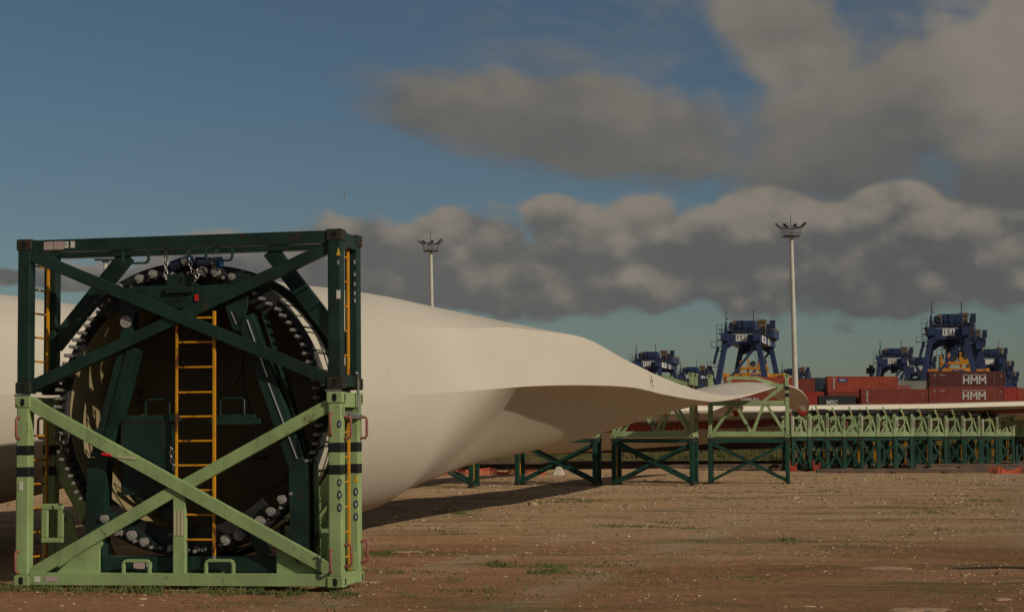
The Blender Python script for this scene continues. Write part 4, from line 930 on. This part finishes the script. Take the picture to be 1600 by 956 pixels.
# ------------------------------------------------------------------ containers and terminal yard
YZ=1.1
m=MB().box(-60,260,296,900,-.5,YZ); o=part('terminal_yard',m,'gravel_soil',None); o['kind']='structure'
CM={}
def container_meshes(L,H,col):
    key=(L,H,col)
    if key in CM: return CM[key]
    Wd=2.44; mt='container_'+col; s=.16
    fr=MB()
    for x in (0,L-s):
        for y in (0,Wd-s): fr.box(x,x+s,y,y+s,0,H)
    for z in (0,H-.14):
        fr.box(s,L-s,0.01,.12,z,z+.14); fr.box(s,L-s,Wd-.12,Wd-.01,z,z+.14); fr.box(.01,.12,s,Wd-s,z,z+.14); fr.box(L-.12,L-.01,s,Wd-s,z,z+.14)
    def corr(y,inward):
        v=[];f=[]; x=s; i=0; pts=[]
        P=.28
        while x<L-s-.01:
            for dx,dy in ((0,0),(.07,0),(.105,.045),(.175,.045),(.21,0)):
                if x+dx<L-s: pts.append((x+dx,dy))
            x+=.28
        pts.append((L-s,0))
        for px_,dy in pts: v+=[(px_,y+inward*(.03+dy),.14),(px_,y+inward*(.03+dy),H-.14)]
        for k in range(len(pts)-1): f.append((2*k,2*k+2,2*k+3,2*k+1))
        return MB().add(v,f)
    front=corr(0,1); back=corr(Wd,-1)
    roof=MB().box(.05,L-.05,.05,Wd-.05,H-.05,H-.02); ends=MB().box(.05,.08,s,Wd-s,.14,H-.14).box(L-.08,L-.05,s,Wd-s,.14,H-.14)
    for k in range(4): ends.cyl((L-.03,.4+.5*k,.1),(L-.03,.4+.5*k,H-.1),.025,6)
    CM[key]=(fr.mesh('frame',mt),front.mesh('side_panel',mt),back.mesh('side_panel',mt),roof.mesh('roof',mt),ends.mesh('end_door',mt)); return CM[key]
TXT={}
def tmesh(txt,size,mat,bold=0,sx=1,ext=.01):
    k=(txt,size,mat,bold,sx)
    if k not in TXT: TXT[k]=text_mesh(txt,size,mat,ext,bold,sx)
    return TXT[k]
def container(x,y,z,L,H,col,label,mark=None,yaw=0.0):
    c=thing('shipping_container',label,'shipping container',pose(x,y,yaw,z),'containers stacked in the terminal')
    for nm,me in zip(('frame','side_panel','side_panel','roof','end_door'),container_meshes(L,H,col)): link(nm,me,c)
    def put(txt,size,xx,zz,mat='letter_white',bold=0,rot=0,sx=1): o=link('lettering',tmesh(txt,size,mat,bold,sx),c); o.matrix_local=Matrix.Translation((xx,-.012,zz))@Matrix.Rotation(rot,4,'Y')
    if mark=='HMM':
        if 'hmm' not in TXT:
            mm=MB(); h=1.45; w=1.35; b=.30
            def bar(x0,z0,x1,z1,t=b): mm.beam((x0,-.012,z0),(x1,-.012,z1),t,.012,(0,1,0))
            bar(-2.2,0,-2.2,h); bar(-1.25,0,-1.25,h); bar(-2.2,h/2,-1.25,h/2)
            for x0 in (-.75,.85): bar(x0,0,x0,h); bar(x0+1.15,0,x0+1.15,h); bar(x0+.05,h-.02,x0+.575,h*.38,.28); bar(x0+1.10,h-.02,x0+.575,h*.38,.28)
            bar(-2.35,h+.22,2.15,h+.22,.10); TXT['hmm']=mm.mesh('logo','letter_white')
        o=link('logo',TXT['hmm'],c); o.matrix_local=Matrix.Translation((L*.60,0,H*.18))@Matrix.Diagonal((.9,1,.95,1))
        put('45',.5,L*.03+.5,H*.72); put('HMMU',.36,L*.10+.9,H*.74)
        for k in range(6): put('0',.22,L-1.9,H*.85-.3*k)
        put('4',.55,L-.7,H*.68)
    if mark=='V': 
        for k,ch in enumerate('HAPAG'): put(ch,.50,1.05,H*.82-.40*k,bold=.02)
        mm=MB().box(1.85,3.35,-.02,-.004,H*.62,H*.86); link('logo_panel',mm.mesh('logo_panel','letter_blue'),c); put('NOC',.42,2.6,H*.74,bold=.02)
        for k in range(5): put('1',.25,L-1.4,H*.8-.3*k)
    if mark=='V2':
        for k,ch in enumerate('HAPAG'): put(ch,.50,1.0,H*.82-.40*k,bold=.02)
        for k in range(5): put('1',.25,L-1.0,H*.8-.3*k)
    if mark=='OOCL': put('OOCL',.85,L*.28,H*.55,'letter_red',.03)
    if mark=='W': put('HAMBURG',.7,L*.35,H*.45,bold=.02)
    if mark=='S': put('MSC',1.0,L*.35,H*.55,bold=.03)
    return c
# columns: (pixel left edge, distance, top pixel y, length, tier height, [(colour, mark), ...] from the top down)
cols=[
 ('in the tall stack at right',1452,310,580,13.1,2.7,[('maroon','HMM','dark maroon container with white HMM lettering, topmost of its stack'),('brown_red','HMM','red brown container with white HMM lettering, directly below the topmost maroon one'),('brown_red',None,None),('dark_blue',None,None)]),
 ('orange',1293,310,588,12.19,2.59,[('orange_red','V','long orange container with a blue logo, top of the middle stack'),('brown_red',None,'brown red container directly under the long orange one'),('black',None,None),('dark_blue',None,None)]),
 ('mid',1345,306,608,11.4,2.59,[('brown_red','V2','long brown red container with upright lettering, under the grey lettered one'),('maroon',None,None),('dark_blue',None,None)]),
 ('grey',1398,325,595,6.06,2.59,[('grey','OOCL','short grey container with red OOCL lettering, between the orange and maroon ones'),('maroon',None,None),('grey',None,None),('red',None,None)]),
 ('green',1416,345,591,6.06,2.59,[('green_grey',None,'short grey green container peeping over the grey one'),('red',None,None),('green_grey',None,None)]),
 ('bred',1233,310,612,6.06,2.59,[('red','V2','short bright red container beside the right light mast'),('dark_blue',None,None),('maroon',None,None)]),
 ('bluerow',1249,345,590,12.19,2.59,[('dark_blue',None,'dark blue grey container at the back, right of the right light mast'),('maroon',None,'dark maroon container under the back blue grey one'),('maroon',None,None),('black',None,None)]),
 ('redC',1134,320,589,12.19,2.59,[('orange_red','W','orange red container behind the rightmost cradle, under the yellow spreader'),('brown_red','W','brown red container second from top behind the rightmost cradle'),('dark_blue',None,None),('red',None,None)]),
 ('redC2',1170,330,592,12.19,2.59,[('brown_red',None,None),('red',None,None),('maroon',None,None),('red',None,None)]),
 ('darkC',1280,302,618,6.06,2.59,[('black','S','short black container with white lettering, below the long orange one'),('dark_blue',None,None)]),
 ('leftb',1056,320,591,6.06,2.59,[('dark_blue','S','dark blue container with white lettering, just above the blade left of the cradle posts'),('red','W','red container with white lettering under the dark blue one above the blade'),('maroon',None,None),('dark_blue',None,None)]),
 ('leftc',990,325,597,6.06,2.59,[('maroon',None,None),('red',None,None),('dark_blue',None,None)]),
 ('farright',1540,335,605,6.06,2.59,[('red',None,'red container end showing right of the HMM stack'),('orange_red',None,None),('dark_blue',None,None)]),
 ('farright2',1551,350,606,6.06,2.59,[('orange_red',None,'orange red container end farthest right behind the HMM stack'),('red',None,None)]),
]
colname=dict(maroon='maroon',orange_red='orange red',red='bright red',brown_red='brown red',dark_blue='dark blue',grey='grey',green_grey='grey green',black='black')
where_={'in the tall stack at right':'the HMM stack','orange':'the stack under the long orange container','mid':'the stack under the long brown red container','grey':'the stack under the grey lettered container','green':'the stack under the grey green container','bred':'the stack by the right light mast','bluerow':'the back stack right of the light mast','redC':'the stack behind the rightmost cradle','redC2':'the rear stack behind the rightmost cradle','darkC':'the low stack left of the brown red ones','leftb':'the stack seen above the blade','leftc':'the leftmost stack behind the blade','farright':'the stack just right of the HMM stack','farright2':'the farthest right stack'}
for nm,px_,D,py_,L,H,lst in cols:
    z=CZ(py_,D)-H; x=CX(px_,D)
    for i,(c,mk,lb) in enumerate(lst):
        if i>0 and i==len(lst)-1 and z<YZ: z=YZ
        if z<YZ-.3: break
        container(x+rnd.uniform(-.06,.06),D+rnd.uniform(-.05,.05),max(z,YZ),L,H,c,lb or '%s container, %s from top in %s'%(colname[c],NTH[i],where_[nm]),mk)
        z-=H+.01
# second, plain rows further left and right are hidden by the blades
# ------------------------------------------------------------------ gantry cranes
def make_crane(num):
    t=thing('gantry_crane','blue gantry crane','gantry crane',Matrix()); B='crane_blue'; K='crane_dark'
    zt=19.6; hb=6.5; ht=3.15; S=28.0
    for sx in (-1,1):
        for y in (0,S):
            part('leg',MB().beam((sx*hb,y,1.2),(sx*ht,y,zt),1.15,1.3,(0,1,0),.95*1.05,1.2),B,t)
            m=MB().box(sx*hb-1.3,sx*hb+1.3,y-.6,y+.6,0,1.2)
            part('wheel_bogie',m,K,t)
        part('sill_beam',MB().box(sx*hb-.5,sx*hb+.5,.7,S-.7,1.25,2.2),B,t)
        part('main_girder',MB().box(sx*ht-.7,sx*ht+.7,-2.0,S+2,zt+.05,zt+1.65),B,t)
        m=MB()
        for k in range(13):
            y=-1.8+k*2.6; m.beam((sx*(ht+.9),y,zt+1.66),(sx*(ht+.9),y,zt+2.7),.07,.07,(0,1,0))
        for z in (2.2,2.7): m.beam((sx*(ht+.9),-1.9,zt+z),(sx*(ht+.9),S+1.9,zt+z),.06,.06,(1,0,0))
        m.box(sx*(ht+.9)-.3,sx*(ht+.9)+.3,-1.9,S+1.9,zt+1.6,zt+1.68) if sx>0 else m.box(sx*(ht+.9)-.3,sx*(ht+.9)+.3,-1.9,S+1.9,zt+1.6,zt+1.68)
        part('walkway',m,K,t)['kind']='stuff'
    for y in (0,S):
        part('cross_beam',MB().box(-ht+.2,ht-.2,y-.55,y+.55,zt-.6,zt+1.5),B,t); part('leg_brace',MB().beam((-hb+1.35,y,8.5),(ht-.3,y,zt-.9),.45,.45,(0,1,0)),B,t)
        m=MB().prism([(-ht+.3,zt-.6),(-ht+.3,zt-1.5),(-ht+1.5,zt-.6)],y-.4,y+.4).prism([(ht-.3,zt-.6),(ht-1.5,zt-.6),(ht-.3,zt-1.5)],y-.4,y+.4); part('knee_plate',m,B,t)
    part('cross_beam',MB().box(-ht+.7,ht-.7,S*.35,S*.35+.8,zt+.2,zt+1.4),B,t)
    # number plate on the front cross beam and sign on the girder
    pl=part('number_plate',MB().box(-1.05,1.15,-.60,-.555,zt+.05,zt+1.40),'plate_white',t); o=link('lettering',tmesh(num,1.35,'letter_black',.0,1.0,.02),pl); o.matrix_local=Matrix.Translation((.05,-.62,zt+.72))
    sg=part('name_sign',MB().box(ht+.70,ht+.74,1.6,9.5,zt-.05,zt+1.45),'plate_white',t); o=link('lettering',tmesh('TTIA',1.35,'letter_blue',0,1.3,.02),sg); o.matrix_local=Matrix.Translation((ht+.77,5.6,zt+.65))@Matrix.Rotation(R(90),4,'Z')
    part('name_sign',MB().box(ht+.70,ht+.74,14,15.2,zt-.05,zt+1.45).box(ht+.70,ht+.74,17,18,zt-.05,zt+1.45),'plate_white',t)
    # trolley with machinery house, cab and ropes
    z0=zt+1.7
    part('trolley_frame',MB().box(-3.4,3.4,.6,7.2,z0+.35,z0+.75).box(-3.5,-2.9,.4,7.4,z0-.02,z0+.4).box(2.9,3.5,.4,7.4,z0-.02,z0+.4),K,t)
    part('machinery_house',MB().box(-1.2,2.6,1.2,6.0,z0+.8,z0+2.7).box(-.9,-.2,1.1,1.3,z0+1.2,z0+1.9),B,t,.08)
    part('winch_drum',MB().cyl((-2.6,2.2,z0+1.7),(-1.3,2.2,z0+1.7),.75,14).cyl((-2.0,3.8,z0+1.6),(-1.3,3.8,z0+1.6),.8,14),'grey_drum',t)
    part('electric_box',MB().box(-1.85,-1.25,1.0,1.9,z0+1.9,z0+2.7),'crane_brown',t)
    m=MB()
    for x in (-3.4,-2.6,-1.6,-.6,.4,1.4,2.4,3.4): m.beam((x,.5,z0+.7),(x,.5,z0+1.9),.08,.08,(0,1,0)); m.beam((x,7.3,z0+.7),(x,7.3,z0+1.9),.08,.08,(0,1,0))
    for z in (1.3,1.9): m.beam((-3.4,.5,z0+z),(3.4,.5,z0+z),.07,.07,(0,1,0)); m.beam((-3.4,7.3,z0+z),(3.4,7.3,z0+z),.07,.07,(0,1,0))
    for x in (-3.3,-2.3): m.box(x,x+.35,.8,1.2,z0+.7,z0+2.4)
    m.beam((-3.2,.5,z0+1.9),(-3.0,.5,z0+3.0),.09,.09,(0,1,0)).beam((-3.0,.5,z0+3.0),(-2.6,.5,z0+3.1),.2,.2,(0,1,0))
    part('railing',m,K,t)['kind']='stuff'
    part('cabin',MB().box(-.5,1.4,4.2,6.4,zt-2.3,zt-.3),K,t,.08)
    # equipment on the far end of the right girder
    part('equipment_house',MB().box(1.9,4.9,15,27.5,zt+1.7,zt+3.5),B,t,.05); part('house_roof',MB().cyl((4.5,14.5,zt+3.6),(4.5,28,zt+3.6),.45,10),'crane_brown',t)
    part('brown_cabinet',MB().box(2.2,3.6,10.5,12.5,zt+1.7,zt+5.0).box(2.0,3.8,10.3,12.7,zt+4.6,zt+5.2),'crane_brown',t)
    m=MB().box(3.9,4.7,9.5,10.1,zt+1.7,zt+4.2)
    for k in range(5): m.beam((1.8+k*.8,14,zt+3.5),(1.8+k*.8,14,zt+5.0),.08,.08,(0,1,0))
    m.beam((1.8,14,zt+4.3),(5,14,zt+4.3),.07,.07,(0,1,0)).beam((1.8,14,zt+5),(5,14,zt+5),.07,.07,(0,1,0)).box(4.2,5.2,14.4,16,zt+3.6,zt+5.3); part('rear_railing',m,K,t)['kind']='stuff'
    part('antenna',MB().cyl((-3.0,0,zt+1.6),(-3.0,0,zt+6.6),.09,6).cyl((2.4,0,zt+1.6),(2.4,0,zt+6.6),.09,6).box(-3.25,-2.75,-.2,.2,zt+1.6,zt+3.0),K,t)
    # stairs and landings on the left leg
    m=MB()
    for k in range(4):
        za=3+k*4.0; zb=za+3.4; xo=-hb-.2+ (za/zt)*(hb-ht); 
        x0,x1=(xo-1.2,xo-.3) if k%2 else (xo-.3,xo-1.2)
        m.beam((x0,-1.0,za),(x1,-1.0,zb),.5,.12,(0,1,0)); m.beam((x0,-1.3,za+1),(x1,-1.3,zb+1),.07,.07,(0,1,0)); m.box(min(x0,x1)-.6,max(x0,x1)+.6,-1.4,-.6,zb,zb+.1)
        for xx in (min(x0,x1)-.5,max(x0,x1)+.5): m.beam((xx,-1.3,zb),(xx,-1.3,zb+1.1),.07,.07,(0,1,0))
        m.beam((min(x0,x1)-.5,-1.3,zb+1.1),(max(x0,x1)+.5,-1.3,zb+1.1),.07,.07,(0,1,0))
    m.box(-ht-1.7,-ht-.5,-.8,.8,zt-1.9,zt-1.8).box(-ht-1.7,-ht-.5,-.8,.8,zt+.4,zt+.5)
    for z in (zt-1.8,zt-.8,zt+.5,zt+1.5,zt+2.5): 
        for x in (-ht-1.65,-ht-.6): m.beam((x,-.75,z),(x,-.75,z+1.0),.08,.08,(0,1,0))
        m.beam((-ht-1.7,-.75,z+1.0),(-ht-.6,-.75,z+1.0),.08,.08,(0,1,0))
    part('stairs',m,K,t)['kind']='stuff'
    return t
paint('grey_drum',(.22,.26,.27),.5,.2)
def spreader(x,y,yaw,z,label):
    t=thing('container_spreader',label,'spreader',pose(x,y,yaw,z),'yellow spreaders hanging under the cranes'); Y='spreader_yellow'
    part('main_beam',MB().box(-6.0,6.0,-.35,.35,0,.75).box(-2.6,2.9,-.55,.55,-.1,1.0),Y,t,.04)
    for sx in (-1,1): part('end_beam',MB().box(sx*6-.25,sx*6+.25,-1.2,1.2,-.25,.6).box(sx*6-.3,sx*6+.3,-1.25,-.95,-.5,.9),Y,t)
    m=MB().box(-2.9,2.9,-.8,.8,1.6,2.15)
    for x0 in (-2.7,-1.2,1.2,2.7): m.box(x0-.18,x0+.18,-.6,.6,1.0,1.6)
    m.box(-2.9,-2.5,-.7,.7,1.0,3.3).box(-1.3,-.9,-.3,.3,2.1,3.8).box(.7,2.6,-.7,.4,2.2,3.1).box(.9,1.3,-.3,.3,3.1,4.0); part('headblock',m,Y,t,.03)
    part('pulley',MB().cyl((-.2,-.5,2.8),(-.2,.5,2.8),.6,12).cyl((2.0,-.8,3.2),(2.0,.5,3.2),.55,12),'cable',t)
    m=MB()
    for a,b in ((-1.1,-2.2),(.9,-1.5),(1.1,2.0),(2.2,1.8)): m.cyl((a,0,2.9),(b,0,8.6),.05,5)
    part('hoist_ropes',m,'cable',t)
    q=link('lettering',tmesh('BROMMA',.62,'letter_blue',.02,1,.01),t); q.matrix_local=Matrix.Translation((.6,-.57,.45))
    return t
cr=[('152',1159,350,'blue gantry crane numbered 152, left of the right light mast'),
    ('151',1483,330,'largest blue gantry crane, numbered 151, standing above the HMM containers'),
    ('154',1507,385,'blue gantry crane numbered 154 showing through the legs of crane 151'),
    ('102',1394,466,'blue gantry crane numbered 102, just left of crane 151'),
    ('81',1435,522,'low far blue crane between crane 102 and crane 151'),
    ('111',1011,486,'blue gantry crane numbered 111, leftmost one, cut by the blade'),
    ('72',1077,600,'small far blue crane right of the leftmost crane'),
    ('155',1236,614,'far blue crane top just behind the right light mast'),
    ('156',1546,470,'dark far crane top right of crane 151, nearest of those fading right'),
    ('157',1561,560,'dark far crane top second in the line right of crane 151'),
    ('158',1572,660,'dark far crane top third in the line, low at the far right')]
first=None; yaw=R(13.6)
for num,px_,D,lb in cr:
    c=make_crane(num) if first is None else None
    if c is None:
        c=copy_tree(first)
        for ch in [k for k in COL.objects if k.parent==c and k.name.startswith('number_plate')]:
            for g in [k for k in COL.objects if k.parent==ch]:
                if num in ('155','156','157','158'): bpy.data.objects.remove(g)
                else: g.data=tmesh(num,1.35,'letter_black',.0,1.0,.02)
    else: first=c
    c.matrix_world=pose(CX(px_,D),D,yaw,YZ-.25)@Matrix.Diagonal((1,1,.955,1)); c['label']=lb; c['group']='blue gantry cranes'
spreader(CX(1178,362)+0,362,R(3),CZ(590,362),'yellow spreader hanging between the legs of crane 152')
spreader(CX(1492,343),343,R(3),CZ(583,343),'yellow spreader resting just above the HMM containers under crane 151')
# stray far machinery: reach stacker head above the orange container
t=thing('yard_beacon','small dark lamp head above the containers left of crane 102','beacon',pose(CX(1360,340),340,0,CZ(592,340))); part('post',MB().box(-.2,.2,-.2,.2,-.3,1.0),'lamp_metal',t); part('lamp_head',MB().box(-.75,.75,-.4,.4,1.0,2.1).cyl((.1,0,2.1),(.1,0,2.6),.4,8),'lamp_metal',t,.1); part('base_box',MB().box(-.6,.6,-.3,.3,-.3,.35),'red_cover',t)
# ------------------------------------------------------------------ light masts
def mast(D,px_,Hm,label,s=1.0,lean=.0):
    t=thing('light_mast',label,'light mast',Matrix.Translation((CX(px_,D),D,0))@Matrix.Rotation(lean,4,'Y'),'tall light masts over the yard')
    part('pole',MB().cyl((0,0,0),(0,0,Hm),.43*s,20,.27*s,caps=True),'mast_steel',t); part('base_flange',MB().cyl((0,0,0),(0,0,.15),.8*s,20),'mast_steel',t)
    m=MB(); 
    m.cyl((0,0,Hm-.1),(0,0,Hm+.04),1.2*s,16)
    part('platform',m,'lamp_metal',t)
    m=MB(); N=10
    for i in range(N):
        a=2*math.pi*i/N; x,y=1.45*s*math.cos(a),1.45*s*math.sin(a); m.beam((x*.85,y*.85,Hm),(x,y,Hm+1.3*s),.07,.07,(0,1,.1))
        b=2*math.pi*(i+1)/N; 
        for z,k in ((.55,.92),(1.25,1.0)): m.beam((x*k,y*k,Hm+z*s),(1.45*s*k*math.cos(b),1.45*s*k*math.sin(b),Hm+z*s),.06,.06,(0,0,1))
    part('basket_rail',m,'stud_cap',t)
    for i in range(8):
        a=2*math.pi*i/8+.2; d=Vector((math.cos(a),math.sin(a),0)); p=d*1.5*s+Vector((0,0,Hm+1.15*s)); q=d*(2.2 if abs(d.x)>.5 else 1.7)*s+Vector((0,0,Hm+(1.75 if abs(d.x)>.8 else 1.5)*s))
        part('floodlight',MB().beam(p,q,.42*s,.11*s,(0,0,1)).beam(d*.3+Vector((0,0,Hm+1.0*s)),p,.08,.08,(0,0,1)),'lamp_metal',t)
    part('lightning_rod',MB().cyl((0,0,Hm),(0,0,Hm+3.0*s),.04,6),'lamp_metal',t)
mast(245,1244,28.8,'tall pale light mast on the right, standing in front of the containers',1.0,-.017)
mast(264,678.5,28.7,'pale light mast rising behind the top of the front blade',.92,-.02)
t=thing('light_mast','thin far mast with a flat head, seen through the dark green frame','light mast',Matrix.Translation((CX(162,300),300,0))); part('pole',MB().cyl((0,0,0),(0,0,30.7),.42,14,.32),'mast_steel',t); part('lamp_head',MB().box(-1.8,1.8,-.5,.5,30.7,31.0).box(-.5,.5,-.5,.5,30.4,30.7),'lamp_metal',t)
# gull far up in the sky
m=MB(); v=[(-.02,0,0),(.35,0,.02),(.5,0,.0),(.35,0,-.10),(0,0,-.12),(-.35,0,-.04)]
t=thing('gull','tiny pale bird gliding alone in the sky above the left clouds','bird',pose(CX(537,190),190,R(-20),CZ(303,190))); part('body',MB().cyl((-.22,0,-.02),(.0,0,0),.03,8,.09).cyl((0,0,0),(.20,0,.0),.09,8,.05).cyl((.2,0,0),(.27,0,-.01),.05,6,.01),'letter_white',t)
for s in (-1,1): part('wing',MB().add([(-.06,0,.04),(.08,0,.04),(.05,s*.42,.13),(-.05,s*.42,.12),(-.07,s*.80,.03),(-.03,s*.80,.03),(-.06,0,.02),(.08,0,.02),(.05,s*.42,.115),(-.05,s*.42,.105)],[(0,1,2,3),(3,2,5,4),(6,7,8,9),(0,3,9,6),(1,2,8,7)]),'stud_cap',t)
# made-up beam, added beyond the right edge so its shadow falls in the yard
t=thing('shadow_caster','unseen steel beam on trestles, added beyond the right edge to cast a shadow','steel beam',pose(7.75,23.3,0))
part('beam',MB().box(0,5.0,-.12,.12,.96,1.16),'rail_steel',t,.01)
for x0 in (1.6,4.4): part('trestle',MB().beam((x0,-.35,0),(x0,0,.96),.07,.07).beam((x0,.35,0),(x0,0,.96),.07,.07).box(x0-.04,x0+.04,-.24,.24,.35,.42),'rail_steel',t)
